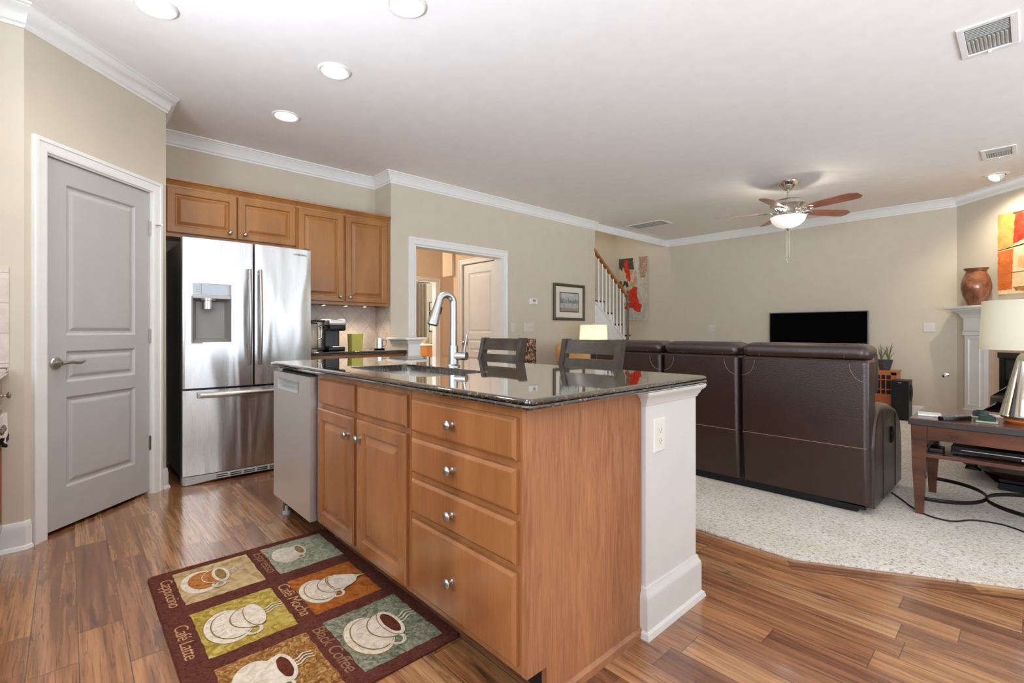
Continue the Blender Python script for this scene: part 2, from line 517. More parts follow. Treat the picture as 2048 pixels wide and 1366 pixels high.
def mosaic_mat():
    m, nt, p, N, L = mat('brown_mosaic')
    tc = N.new('ShaderNodeTexCoord')
    v = N.new('ShaderNodeTexVoronoi'); v.inputs['Scale'].default_value = 55; L.new(tc.outputs['Object'], v.inputs['Vector'])
    r = ramp(N, [(0.0, rgb(40, 30, 26)), (0.3, rgb(150, 118, 92)), (0.55, rgb(72, 52, 42)), (0.8, rgb(190, 160, 130))], 'CONSTANT'); L.new(v.outputs['Color'], r.inputs[0])
    L.new(r.outputs[0], p.inputs['Base Color']); p.inputs['Roughness'].default_value = 0.4
    return m


def mottled(name, stops, scale, rough=0.9, detail=4, dist=0.6, bump=0.5, bscale=400, spec=0.2):
    m, nt, p, N, L = mat(name)
    tc = N.new('ShaderNodeTexCoord')
    n = noise(N, L, tc.outputs['Object'], scale, detail, 0.6, dist)
    r = ramp(N, stops); L.new(n, r.inputs[0]); L.new(r.outputs[0], p.inputs['Base Color'])
    p.inputs['Roughness'].default_value = rough; p.inputs['Specular IOR Level'].default_value = spec
    n2 = noise(N, L, tc.outputs['Object'], bscale, 2)
    bp = N.new('ShaderNodeBump'); bp.inputs['Strength'].default_value = bump; bp.inputs['Distance'].default_value = 0.004
    L.new(n2, bp.inputs['Height']); L.new(bp.outputs[0], p.inputs['Normal'])
    return m


M_FLOOR = plank_floor()
M_CARPET = carpet_mat()
M_CEIL = pm('ceiling_paint', rgb(240, 235, 230), 0.85, spec=0.2)
M_WALL = pm('beige_wall_paint', rgb(206, 196, 176), 0.8, spec=0.25)
M_HALL = pm('warm_hall_paint', rgb(226, 206, 180), 0.8, spec=0.25)
M_STUDY = pm('pale_study_paint', rgb(216, 216, 200), 0.8)
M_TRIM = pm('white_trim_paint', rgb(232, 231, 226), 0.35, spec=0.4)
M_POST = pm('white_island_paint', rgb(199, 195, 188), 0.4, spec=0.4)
M_DOOR = pm('shaded_door_paint', rgb(182, 179, 175), 0.4, spec=0.4)  # white pantry door, its shade mixed into the paint as grey
M_GRAN = granite()
M_CH = cherry('cherry_cabinet', rgb(120, 72, 40), rgb(160, 104, 60), coat=0.6, rough=0.26)
M_CHU = cherry('cherry_upper_cabinet', rgb(142, 90, 40), rgb(172, 116, 56))
M_VEN = cherry('figured_end_veneer', rgb(120, 72, 44), rgb(176, 120, 80), (5, 5, 1.1), 0.38, 0.15, 0.75)
M_CHD = pm('dark_cabinet_gap', rgb(38, 24, 18), 0.6)
M_SS = stainless('stainless_doors', 0.29, 0.5, (0.62, 0.615, 0.605, 1))
M_SSD = stainless('stainless_flat', 0.45, 0.05, (0.86, 0.85, 0.83, 1))
M_NI = pm('brushed_nickel', (0.43, 0.415, 0.385, 1), 0.3, 1.0)
M_POL = pm('polished_nickel', (0.74, 0.71, 0.67, 1), 0.14, 1.0)
M_CHROME = pm('chrome', (0.85, 0.85, 0.85, 1), 0.06, 1.0)
M_DGREY = pm('dark_grey_metal', rgb(92, 92, 90), 0.4, 0.6)
M_BLACK = pm('black_plastic', rgb(16, 16, 17), 0.3)
M_BLACKM = pm('black_matte', rgb(14, 13, 13), 0.7)
M_GREYP = pm('grey_plastic', rgb(136, 135, 130), 0.35)
M_LGREY = pm('light_grey_plastic', rgb(184, 184, 180), 0.35)
M_PLATE = pm('almond_plate', rgb(212, 207, 197), 0.4)
M_WHITEP = pm('white_plastic', rgb(232, 230, 224), 0.4)
M_LEATH = pm('brown_leather', rgb(46, 28, 20), 0.29, spec=0.6, coat=0.25, coat_r=0.25, var=0.12, vscale=6, bump=0.25, bscale=180)
M_LEATHD = pm('dark_brown_leather', rgb(44, 30, 25), 0.36, spec=0.5, var=0.12, vscale=6, bump=0.25, bscale=180)
M_STITCH = pm('tan_stitching', rgb(128, 100, 84), 0.6)
M_STOOL = cherry('dark_walnut', rgb(46, 39, 31), rgb(64, 54, 43), (30, 4, 30), 0.32, 0.3)
M_STOOLS = pm('grey_sheen_edge', rgb(104, 96, 90), 0.28, coat=0.4)
M_TABLE = cherry('reddish_brown_wood', rgb(52, 28, 19), rgb(98, 54, 34), (3, 14, 14), 0.25, 0.4)
M_TABLED = pm('dark_table_edge', rgb(54, 48, 47), 0.3)
M_ORANGE = cherry('orange_wood', rgb(168, 84, 36), rgb(200, 110, 54), (12, 12, 3), 0.35, 0.2)
M_OAK = cherry('honey_oak', rgb(176, 108, 48), rgb(212, 146, 76), (12, 12, 3), 0.35, 0.2)
M_RAIL = cherry('oak_rail', rgb(150, 92, 44), rgb(190, 126, 70), (4, 20, 4), 0.35, 0.2)
M_BULB = pm('lit_lens', (1, 1, 1, 1), 0.5, emit=(1.0, 0.96, 0.9, 1), estr=9.0)
M_BOWL = pm('lit_frosted_bowl', (0.9, 0.86, 0.82, 1), 0.4, emit=(1.0, 0.93, 0.86, 1), estr=0.5)
M_SHADE = shade_mat('cream_lampshade', rgb(224, 220, 202), 0.42)
M_TILE = tile_mat('diamond_tile', True)
M_TILE2 = tile_mat('square_tile', False)
# ------------------------------------------------------------------ the setting
CZ = 2.74
b = Bld().box(-9.9, 4.7, -1.1, 8.2, -0.06, 0.0, 0, M_FLOOR)
struct('floor', b)
b = Bld()
b.prism([(-4.49, 2.555), (-0.775, 2.555), (-0.017, 2.985), (2.8, 4.58), (4.6, 4.58), (4.6, 6.45), (0.955, 6.45), (-0.635, 8.035), (-4.49, 8.04)], 0.0, 0.013, M_CARPET, 0.004)
tag(struct('carpet', b), 'cream flecked wall to wall carpet of the living room', 'carpet', kind='stuff')
# border board along the angled carpet edge, grain turned with it
m2 = M_FLOOR.copy(); m2.name = 'border_board_planks'
b = Bld().box(0, 4.05, -0.118, -0.004, -0.004, 0.0012, 0.0008, m2)
ob = struct('trim_1', b); ob.location = (-0.80, 2.545, 0); ob.rotation_euler = (0, 0, math.atan2(0.43, 0.758))

b = Bld()
b.box(-9.9, -7.7, 2.5, 7.0, CZ, CZ + 0.2, 0, M_CEIL)
b.box(-7.7, 4.75, -1.1, 5.88, CZ, CZ + 0.25, 0, M_CEIL)
b.box(-4.50, 4.75, 5.88, 8.2, CZ, CZ + 0.25, 0, M_CEIL)
b.box(-7.7, -5.6, 5.88, 7.0, CZ, CZ + 0.25, 0, M_CEIL)
struct('ceiling', b)
b = Bld().box(-5.7, -4.4, 4.2, 8.2, 4.95, 5.05, 0, M_CEIL)
struct('ceiling_stairwell', b)

# left wall stub, pantry diagonal wall with its door opening, return
b = Bld().box(-3.58, -3.46, -1.07, -0.16, 0, CZ, 0, M_WALL)
struct('wall_left', b)
PM = frame((-3.46, -0.16, 0), (-1, 1, 0), (1, 1, 0))      # along the diagonal, out into the room
S1 = 0.947
b = Bld()
b.box(0.0, 0.105, -0.12, 0, 0, CZ, 0, M_WALL, PM)
b.box(0.83, S1, -0.12, 0, 0, CZ, 0, M_WALL, PM)
b.box(0.105, 0.83, -0.12, 0, 2.04, CZ, 0, M_WALL, PM)
struct('wall_pantry', b)
c1 = (-3.46 - S1 * 0.7071, -0.16 + S1 * 0.7071)
b = Bld().box(-4.95, c1[0] - 0.02, c1[1] - 0.1, c1[1], 0, CZ, 0, M_WALL)
struct('wall_alcove', b)
b = Bld().box(-4.95, -4.83, c1[1] - 0.1, 2.6, 0, CZ, 0, M_WALL)
b.box(-4.83, -4.826, 1.47, 2.455, 0.915, 1.36, 0, M_TILE)
struct('wall_kitchen', b)
# wall with the cased opening
b = Bld()
b.box(-4.83, -4.49, 2.455, 2.60, 0, CZ, 0, M_WALL)
b.box(-4.63, -4.49, 2.60, 2.735, 0, CZ, 0, M_WALL)
b.box(-4.63, -4.49, 4.0, 5.88, 0, CZ, 0, M_WALL)
b.box(-4.63, -4.49, 2.735, 4.0, 2.03, CZ, 0, M_WALL)
b.box(-4.826, -4.50, 2.452, 2.455, 0.915, 1.36, 0, M_TILE)
struct('wall_opening', b)
# half wall with ledge at the end of the coffee counter
b = Bld()
b.box(-4.83, -4.15, 2.457, 2.59, 0, 1.0, 0, M_WALL)
b.box(-4.20, -4.147, 2.46, 2.595, 0.0, 1.0, 0.003, M_TRIM)
b.sweep([(-4.488, 2.455), (-4.147, 2.455), (-4.147, 2.597), (-4.488, 2.597)][::-1], [(0, 0.972), (-0.004, 0.972), (-0.012, 0.992), (-0.02, 1.004), (-0.021, 1.012), (0, 1.012)], M_TRIM)
b.box(-4.49, -4.10, 2.405, 2.64, 1.012, 1.038, 0.008, M_TRIM)
struct('wall_ledge', b)
# cased opening trim
b = Bld()
JM = frame((-4.49, 2.735, 0), (0, 1, 0), (1, 0, 0))
pr_c = [(0, 0), (0.0, 0.012), (0.012, 0.016), (0.05, 0.018), (0.06, 0.022), (0.075, 0.022), (0.078, 0)]


def casing(b, u0, u1, v1, M, v0=0.0, v0b=None, w=0.078, m=None):
    """door casing as three mitred boards with a stepped face; local (u, n, v)"""
    m = m or M_TRIM
    v0b = v0 if v0b is None else v0b
    def prof(side):
        return [(0.004, 0.0), (0.004, 0.011), (0.014, 0.015), (w * 0.66, 0.016), (w * 0.72, 0.021), (w - 0.004, 0.021), (w, 0.017), (w, 0.0)]
    P = prof(0)
    b.loft([[(u0 - o, d, v0) for o, d in P], [(u0 - o, d, v1 + o) for o, d in P], [(u1 + o, d, v1 + o) for o, d in P], [(u1 + o, d, v0b) for o, d in P]], m, True, True, M)


casing(b, 0.0, 1.265, 2.03, JM, v0=1.038, v0b=0.0)
b.box(0, 0.018, -0.14, 0.004, 0, 2.03, 0, M_TRIM, JM)
b.box(1.247, 1.265, -0.14, 0.004, 0, 2.03, 0, M_TRIM, JM)
b.box(0.018, 1.247, -0.14, 0.004, 2.012, 2.03, 0, M_TRIM, JM)
struct('trim_2', b)

# television wall, fireplace corner, right and rear walls
b = Bld().box(-5.7, -0.5, 8.04, 8.16, 0, 5.0, 0, M_WALL)
struct('wall_television', b)
FM = frame((-0.61, 8.04, 0), (1, -1, 0), (-1, -1, 0))     # along the fireplace wall, out into the room
L_F = 1.58 * 1.41421
b = Bld().box(-0.05, L_F, -0.12, 0, 0, CZ, 0, M_WALL, FM)
struct('wall_fireplace', b)
b = Bld().box(0.93, 4.72, 6.46, 6.58, 0, CZ, 0, M_WALL)
struct('wall_corner', b)
b = Bld()
for y0, y1 in ((-1.07, -0.1), (2.8, 3.5), (6.0, 6.58)): b.box(4.6, 4.72, y0, y1, 0, CZ, 0, M_WALL)
for y0, y1 in ((-0.1, 2.8), (3.5, 6.0)):
    b.box(4.6, 4.72, y0, y1, 0, 0.5, 0, M_WALL); b.box(4.6, 4.72, y0, y1, 2.4, CZ, 0, M_WALL)
struct('wall_right', b)
b = Bld()
b.box(-3.58, -2.4, -1.07, -0.95, 0, CZ, 0, M_WALL); b.box(-0.5, 0.25, -1.07, -0.95, 0, CZ, 0, M_WALL); b.box(-2.4, -0.5, -1.07, -0.95, 0, 1.1, 0, M_WALL); b.box(-2.4, -0.5, -1.07, -0.95, 2.35, CZ, 0, M_WALL); b.box(3.25, 4.72, -1.07, -0.95, 0, CZ, 0, M_WALL)
b.box(0.25, 3.25, -1.07, -0.95, 0, 0.65, 0, M_WALL); b.box(0.25, 3.25, -1.07, -0.95, 2.35, CZ, 0, M_WALL)
struct('wall_rear', b)


def window(i, M, w, z0, z1, n):
    b = Bld()
    casing(b, 0, w, z1, M, v0=z0)
    b.box(-0.1, w + 0.1, 0, 0.05, z0 - 0.03, z0, 0.006, M_TRIM, M)
    for k in range(n + 1):
        x = w * k / n
        b.box(max(0, x - 0.03), min(w, x + 0.03), -0.08, -0.03, z0, z1, 0.003, M_TRIM, M)
    for z in (z0 + 0.025, (z0 + z1) / 2, z1 - 0.025): b.box(0, w, -0.085, -0.035, z - 0.025, z + 0.025, 0.003, M_TRIM, M)
    struct('window_%d' % i, b)


window(1, frame((4.6, 2.8, 0), (0, -1, 0), (-1, 0, 0)), 2.9, 0.5, 2.4, 3)
window(2, frame((4.6, 6.0, 0), (0, -1, 0), (-1, 0, 0)), 2.5, 0.5, 2.4, 3)
window(3, frame((0.25, -0.95, 0), (1, 0, 0), (0, 1, 0)), 3.0, 0.65, 2.35, 3)

window(4, frame((-2.4, -0.95, 0), (1, 0, 0), (0, 1, 0)), 1.9, 1.1, 2.35, 2)  # unseen window added to let fill reach the island front and left ceiling

# hall and study seen through the opening
b = Bld().box(-9.9, -4.63, 2.48, 2.60, 0, CZ, 0, M_HALL)
struct('wall_hall_left', b)
b = Bld()
b.box(-5.72, -5.51, 4.14, 4.26, 0, CZ, 0, M_HALL); b.box(-5.51, -4.75, 4.14, 4.26, 2.04, CZ, 0, M_HALL); b.box(-4.75, -4.63, 4.14, 4.26, 0, CZ, 0, M_HALL)
b.box(-5.72, -5.62, 4.26, 6.0, 0, 5.0, 0, M_WALL)
b.box(-5.95, -5.70, 4.10, 4.40, 1.9, CZ, 0.01, M_HALL)
struct('wall_hall_right', b)
b = Bld()
b.box(-7.82, -7.7, 2.6, 4.62, 0, CZ, 0, M_HALL); b.box(-7.82, -7.7, 5.17, 7.0, 0, CZ, 0, M_HALL); b.box(-7.82, -7.7, 4.62, 5.17, 2.03, CZ, 0, M_HALL)
struct('wall_hall_far', b)
b = Bld(); HM = frame((-7.7, 4.62, 0), (0, 1, 0), (1, 0, 0))
casing(b, 0.0, 0.55, 2.03, HM); b.box(0, 0.015, -0.12, 0.003, 0, 2.03, 0, M_TRIM, HM); b.box(0.535, 0.55, -0.12, 0.003, 0, 2.03, 0, M_TRIM, HM)
b.sweep([(-7.7, 2.6), (-7.7, 6.0)], [(0, CZ - 0.1), (0.01, CZ - 0.1), (0.07, CZ - 0.01), (0.07, CZ), (0, CZ)], M_TRIM)
struct('trim_3', b)
b = Bld().box(-7.7, -5.6, 6.0, 6.1, 0, CZ, 0, M_HALL)
struct('wall_hall_end', b)
b = Bld()
b.box(-9.82, -9.7, 5.45, 7.0, 0, CZ, 0, M_STUDY); b.box(-9.82, -9.7, 2.6, 4.7, 0, CZ, 0, M_STUDY)
b.box(-9.82, -9.7, 4.7, 5.45, 0, 0.6, 0, M_STUDY); b.box(-9.82, -9.7, 4.7, 5.45, 2.3, CZ, 0, M_STUDY)
b.box(-9.82, -7.8, 6.9, 7.0, 0, CZ, 0, M_STUDY)
struct('wall_study', b)

# crown moulding
CR = [(0, CZ - 0.11), (0.008, CZ - 0.11), (0.011, CZ - 0.095), (0.020, CZ - 0.088), (0.028, CZ - 0.06), (0.046, CZ - 0.034), (0.060, CZ - 0.022), (0.064, CZ - 0.012), (0.075, CZ - 0.010), (0.077, CZ), (0, CZ)]
b = Bld().sweep([(-3.46, -0.95), (-3.46, -0.16), c1, (-4.83, c1[1]), (-4.83, 2.455), (-4.49, 2.455), (-4.49, 5.88)], CR, M_TRIM)
b.box(-4.50, -4.49, 5.88, 8.04, CZ - 0.11, CZ, 0, M_TRIM)
struct('trim_4', b)
b = Bld().sweep([(-4.50, 8.04), (-0.61, 8.04), (0.97, 6.46), (4.6, 6.46), (4.6, -0.95), (-3.46, -0.95)], CR, M_TRIM)
struct('trim_5', b)
# baseboards
BB = [(0, 0.138), (0.005, 0.138), (0.010, 0.130), (0.010, 0.118), (0.014, 0.108), (0.014, 0.02), (0.020, 0.016), (0.026, 0.0), (0, 0)]
b = Bld().sweep([(-3.46, -0.27), (-3.46, -0.16), (-3.46 - 0.026 * 0.7071, -0.16 + 0.026 * 0.7071)], BB, M_TRIM)
struct('baseboard_left', b)
q = (-3.46 - 0.905 * 0.7071, -0.16 + 0.905 * 0.7071)
b = Bld().sweep([q, c1, (-4.60, c1[1])], BB, M_TRIM)
struct('baseboard_alcove', b)
b = Bld().sweep([(-4.49, 4.08), (-4.49, 5.9)], BB, M_TRIM)
struct('baseboard_opening', b)
b = Bld().sweep([(-4.47, 8.04), (-0.61, 8.04), (-0.50, 7.93)], BB, M_TRIM)
struct('baseboard_television', b)
b = Bld().sweep([(4.6, 6.46), (4.6, -0.95)], BB, M_TRIM)
struct('baseboard_right', b)
b = Bld().sweep([(-7.7, 5.25), (-7.7, 6.0)], BB, M_TRIM)
struct('baseboard_hall', b)

# panelled doors


def slab(b, u0, u1, v0, v1, t, M, panels, m, stile=0.1):
    """door leaf: boards around recessed, raised panels; panels = list of (v0, v1)"""
    b.box(u0, u1, -t, -0.012, v0, v1, 0, m, M)
    b.box(u0, u0 + stile, -0.012, 0, v0, v1, 0, m, M); b.box(u1 - stile, u1, -0.012, 0, v0, v1, 0, m, M)
    zs = [v0] + [z for p in panels for z in p] + [v1]
    for a, c in zip(zs[0::2], zs[1::2]): b.box(u0 + stile, u1 - stile, -0.012, 0, a, c, 0, m, M)
    for a, c in panels:
        b.panel(u0 + stile, u1 - stile, a, c, [(0, 0), (0.003, -0.001), (0.012, -0.010), (0.020, -0.0115), (0.026, -0.0112), (0.042, -0.004), (0.05, -0.003)], M, m)


def lever(parent, M, u, v, sgn=1, m=None):
    m = m or M_NI
    b = Bld()
    P = M @ Vector((u, 0, v)); n = (M.to_3x3() @ Vector((0, 1, 0)))
    b.lathe([(0, 0), (0.033, 0), (0.033, 0.004), (0.028, 0.010), (0.013, 0.013), (0.011, 0.045), (0.0, 0.045)], m=m, M=toaxis(P, n))
    pts = [(0, 0.04, 0), (0.02, 0.047, 0.002), (0.05, 0.048, 0.004), (0.08, 0.046, -0.003), (0.105, 0.044, -0.002), (0.128, 0.042, 0.006)]
    b.tube([M @ Vector((u + sgn * p[0], p[1], v + p[2])) for p in pts], [0.010, 0.010, 0.009, 0.0085, 0.008, 0.006], m, 10)
    return obj('door_handle', b, parent=parent)


def hinges(parent, M, u, vs):
    for v in vs:
        b = Bld().box(u - 0.004, u + 0.018, -0.002, 0.003, v - 0.045, v + 0.045, 0.001, M_NI, M)
        b.tube([M @ Vector((u, 0.006, v - 0.047)), M @ Vector((u, 0.006, v + 0.047))], 0.006, M_NI, 8)
        obj('hinge', b, parent=parent)


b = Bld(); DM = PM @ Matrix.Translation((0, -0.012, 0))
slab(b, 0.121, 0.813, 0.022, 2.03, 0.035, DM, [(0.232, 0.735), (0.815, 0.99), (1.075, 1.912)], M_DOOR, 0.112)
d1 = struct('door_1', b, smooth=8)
b = Bld(); casing(b, 0.112, 0.822, 2.04, PM, w=0.075)
b.box(0.105, 0.117, -0.11, 0.002, 0, 2.04, 0, M_TRIM, PM); b.box(0.817, 0.83, -0.11, 0.002, 0, 2.04, 0, M_TRIM, PM); b.box(0.117, 0.817, -0.11, 0.002, 2.034, 2.045, 0, M_TRIM, PM)
b.box(0.105, 0.83, -0.115, -0.1, 0, 2.04, 0, M_BLACKM, PM)  # black sheet behind the door stands in for the dark pantry
obj('casing', b, parent=d1)
lever(d1, DM, 0.173, 0.925, 1)
hinges(d1, DM, 0.815, (0.345, 1.066, 1.793))
b = Bld().tube([DM @ Vector((0.82, 0.0, 1.815)), DM @ Vector((0.835, 0.02, 1.82)), DM @ Vector((0.855, 0.05, 1.822))], 0.004, M_NI, 8)
b.lathe([(0, 0), (0.008, 0), (0.008, 0.012), (0, 0.014)], m=M_WHITEP, M=toaxis(DM @ Vector((0.855, 0.05, 1.822)), (0.3, 0.9, 0)))
obj('door_stop', b, parent=d1)

CM = frame((-5.51, 4.14, 0), (1, 0, 0), (0, -1, 0)); DM2 = CM @ Matrix.Translation((0, -0.012, 0))
b = Bld(); slab(b, 0.015, 0.745, 0.02, 2.03, 0.035, DM2, [(0.232, 0.735), (0.815, 0.99), (1.075, 1.912)], M_TRIM, 0.115)
d2 = struct('door_2', b, smooth=8)
b = Bld(); casing(b, 0.005, 0.755, 2.04, CM, w=0.07)
obj('casing', b, parent=d2)
b = Bld().lathe([(0, 0), (0.03, 0), (0.03, 0.005), (0.011, 0.01), (0.011, 0.03), (0.027, 0.04), (0.027, 0.055), (0.015, 0.064), (0, 0.066)], m=M_NI, M=toaxis(DM2 @ Vector((0.08, 0, 0.93)), (0, -1, 0)))
obj('door_knob', b, parent=d2)
b = Bld().box(-5.72, -5.62, 6.0, 8.1, 0, 5.0, 0, M_WALL); b.box(-5.62, -4.40, 4.15, 4.25, CZ + 0.26, 5.0, 0, M_WALL); b.box(-4.49, -4.40, 4.25, 8.04, CZ + 0.26, 5.0, 0, M_WALL)
struct('wall_stairwell', b)
# ------------------------------------------------------------------ kitchen island
b = Bld()
YF, XE = 0.93, -0.94


def door_front(b, u0, u1, v0, v1, M, m, t=0.02):
    b.panel(u0, u1, v0, v1, [(0, 0.0), (0, t - 0.006), (0.004, t - 0.001), (0.007, t), (0.052, t), (0.056, t - 0.003), (0.060, t - 0.012), (0.067, t - 0.0125), (0.072, t - 0.011), (0.090, t - 0.003), (0.094, t - 0.002)], M, m)


def drawer_front(b, u0, u1, v0, v1, M, m, t=0.02):
    b.panel(u0, u1, v0, v1, [(0, 0.0), (0, t - 0.008), (0.006, t - 0.003), (0.009, t - 0.001), (0.012, t)], M, m)


def knob(parent, M, u, v, t=0.02, name='knob', s=1.0):
    P = M @ Vector((u, t, v)); n = M.to_3x3() @ Vector((0, 1, 0))
    b = Bld().lathe([(0, -0.001), (0.010 * s, -0.001), (0.010 * s, 0.003 * s), (0.006 * s, 0.006 * s), (0.0055 * s, 0.014 * s), (0.010 * s, 0.018 * s), (0.0155 * s, 0.021 * s), (0.0165 * s, 0.025 * s), (0.014 * s, 0.029 * s), (0.007 * s, 0.032 * s), (0, 0.0325 * s)], seg=22, m=M_NI, M=toaxis(P, n))
    return obj(name, b, parent=parent)


IM = frame((0, YF, 0), (1, 0, 0), (0, -1, 0))
# drawer cabinet at the near end
t = thing('drawer_cabinet', 'cherry wood island cabinet with a stack of four drawers and figured end panel', 'cabinet', (-1.25, 1.2, 0))
b = Bld()
b.box(-1.553, -0.96, 0.952, 1.50, 0.119, 0.880, 0, M_CHD)
for u0, u1 in ((-1.555, -1.523), (-0.985, -0.9605)): b.box(u0, u1, 0.912 + 0.018, 0.95, 0.118, 0.8815, 0.0015, M_CH)
for z0, z1 in ((0.118, 0.16), (0.40, 0.44), (0.55, 0.588), (0.70, 0.737), (0.845, 0.8815)): b.box(-1.53, -0.98, 0.931, 0.95, z0, z1, 0, M_CH)
obj('face_frame', b, parent=t)
b = Bld()
b.loft([[(x, 0.929, 0.118), (x, 1.01, 0.118), (x, 1.01, 0.0), (x, 1.49, 0.0), (x, 1.49, 0.8815), (x, 0.929, 0.8815)] for x in (-0.960, XE)], M_VEN)
b.box(-0.962, XE + 0.001, 1.487, 1.512, 0.03, 0.8815, 0.002, M_CH)
obj('end_panel', b, parent=t)
b = Bld().sweep([(XE, 1.50), (XE, 1.012)], [(0.0, 0.032), (-0.004, 0.031), (-0.012, 0.022), (-0.014, 0.0), (0, 0)], M_CH)
b.box(-1.555, -0.96, 1.045, 1.06, 0, 0.118, 0, M_CHD)
obj('toe_kick', b, parent=t)
for z0, z1 in ((0.731, 0.853), (0.580, 0.706), (0.433, 0.557), (0.145, 0.409)):
    b = Bld(); drawer_front(b, -1.533, -0.972, z0, z1, IM, M_CH)
    d = obj('drawer', b, parent=t, smooth=8)
    knob(d, IM, -1.27, (z0 + z1) / 2, name='knob')
# sink cabinet
t = thing('sink_cabinet', 'cherry wood island cabinet with two raised panel doors under the sink', 'cabinet', (-2.0, 1.2, 0))
b = Bld()
b.box(-2.45, -1.557, 0.95, 1.50, 0.105, 0.70, 0, M_CHD)
for u0, u1 in ((-2.475, -2.41), (-2.03, -1.98), (-1.59, -1.557)): b.box(u0, u1, YF, 0.95, 0.118, 0.8815, 0.001, M_CH)
for z0, z1 in ((0.118, 0.152), (0.70, 0.75), (0.842, 0.8815)): b.box(-2.46, -1.56, 0.931, 0.95, z0, z1, 0, M_CH)
b.box(-2.46, -1.56, 0.945, 0.955, 0.70, 0.8815, 0, M_CHD)
obj('face_frame', b, parent=t)
b = Bld().box(-2.475, -1.557, 1.045, 1.06, 0, 0.118, 0, M_CHD); obj('toe_kick', b, parent=t)
for u0, u1 in ((-2.427, -2.02), (-1.983, -1.572)):
    b = Bld(); drawer_front(b, u0, u1, 0.737, 0.860, IM, M_CH); obj('false_drawer', b, parent=t, smooth=8)
for u0, u1, ku in ((-2.432, -2.02, -2.062), (-1.988, -1.572, -1.945)):
    b = Bld(); door_front(b, u0, u1, 0.142, 0.712, IM, M_CH); d = obj('door', b, parent=t, smooth=8)
    knob(d, IM, ku, 0.635)
# dishwasher
t = thing('dishwasher', 'stainless steel dishwasher with a pocket handle at the end of the island', 'dishwasher', (-2.8, 1.2, 0))
b = Bld().box(-3.075, -2.487, 0.945, 1.48, 0.10, 0.868, 0, M_BLACKM)
b.box(-3.075, -2.487, 1.045, 1.08, 0.02, 0.1, 0, M_BLACKM)
obj('tub_body', b, parent=t)
b = Bld().box(-3.10, -3.078, 0.95, 1.50, 0.0, 0.880, 0.001, M_CH); obj('side_panel', b, parent=t)
b = Bld()
z0, z1, y0, y1 = 0.118, 0.862, 0.895, 0.944
hx0, hx1, hz0, hz1 = -3.0, -2.66, 0.768, 0.825
for bx in ((-3.075, hx0, z0, z1), (hx1, -2.49, z0, z1), (hx0, hx1, z0, hz0), (hx0, hx1, hz1, z1)): b.box(bx[0], bx[1], y0, y1, bx[2], bx[3], 0, M_SSD)
DWM = frame((0, y0, 0), (1, 0, 0), (0, -1, 0))
obj('door', b, parent=t, smooth=8)
b = Bld(); b.panel(hx0, hx1, hz0, hz1, [(-0.004, 0.0015), (0.002, 0.0), (0.010, -0.030), (0.016, -0.038)], DWM, M_LGREY); obj('pocket_handle', b, parent=t)
for x, y in ((-3.03, 0.955), (-2.53, 1.07)):
    b = Bld().lathe([(0, 0), (0.024, 0), (0.024, 0.012), (0.012, 0.016), (0.010, 0.06), (0, 0.06)], (x, y, 0.0), 16, M_LGREY); b.box(x - 0.02, x + 0.02, y - 0.015, y + 0.025, 0.055, 0.1, 0.003, M_DGREY)
    obj('levelling_foot', b, parent=t)
# white end wall of the island
t = thing('island_half_wall', 'white painted half wall with crown and baseboard wrapping the end of the island', 'half wall', (-1.0, 1.75, 0))
b = Bld()
b.box(-1.08, -0.925, 1.518, 1.90, 0, 0.86, 0, M_POST); b.box(-3.09, -1.08, 1.522, 1.62, 0, 0.86, 0, M_POST)
obj('wall_core', b, parent=t)
PATH = [(-3.09, 1.62), (-1.08, 1.62), (-1.08, 1.90), (-0.925, 1.90), (-0.925, 1.518), (-0.96, 1.518)][::-1]
PATH = [(p[0], p[1]) for p in PATH]
PATHL = PATH[::-1]
def outp(prof): return [(o, z) for o, z in prof]
b = Bld().sweep(PATHL, [(0, 0.828), (-0.005, 0.830), (-0.007, 0.838), (-0.014, 0.848), (-0.016, 0.855), (-0.028, 0.866), (-0.031, 0.874), (-0.031, 0.881), (0, 0.881)], M_POST)
obj('crown_trim', b, parent=t)
b = Bld().sweep(PATHL, [(0, 0.172), (-0.006, 0.170), (-0.008, 0.158), (-0.015, 0.146), (-0.017, 0.132), (-0.017, 0.024), (-0.026, 0.018), (-0.031, 0.0), (0, 0)], M_POST)
obj('baseboard_trim', b, parent=t)
OM = frame((-0.925, 0, 0), (0, 1, 0), (1, 0, 0))


def outlet(M, u, v, w, h, label, slots=True, group=None, name='outlet', cat='outlet', tog=0):
    t = thing(name, label, cat, M @ Vector((u, 0, v - h / 2)), 0, group)
    b = Bld(); b.panel(u - w / 2, u + w / 2, v - h / 2, v + h / 2, [(0, 0), (0, 0.003), (0.003, 0.006), (0.006, 0.0065)], M, M_PLATE)
    obj('plate', b, parent=t)
    if slots:
        for dv in (0.02, -0.02):
            b = Bld(); b.box(u - 0.016, u + 0.016, 0.006, 0.0085, v + dv - 0.014, v + dv + 0.014, 0.003, M_PLATE, M)
            for du in (-0.006, 0.006): b.box(u + du - 0.0012, u + du + 0.0012, 0.0083, 0.0088, v + dv - 0.005, v + dv + 0.005, 0, M_DGREY, M)
            b.lathe([(0, 0.0083), (0.0025, 0.0083), (0.0025, 0.0088), (0, 0.0088)], m=M_DGREY, M=M @ Matrix.Translation((u, 0, v + dv - 0.009)) @ Matrix.Rotation(-PI / 2, 4, 'X'), seg=10)
            obj('receptacle', b, parent=t)
    for k in range(tog):
        uu = u + (k - (tog - 1) / 2) * 0.046
        b = Bld(); b.box(uu - 0.005, uu + 0.005, 0.006, 0.010, v - 0.012, v + 0.012, 0.001, M_PLATE, M); b.box(uu - 0.004, uu + 0.004, 0.009, 0.018, v - 0.001, v + 0.008, 0.001, M_PLATE, M)
        obj('toggle', b, parent=t)
    return t


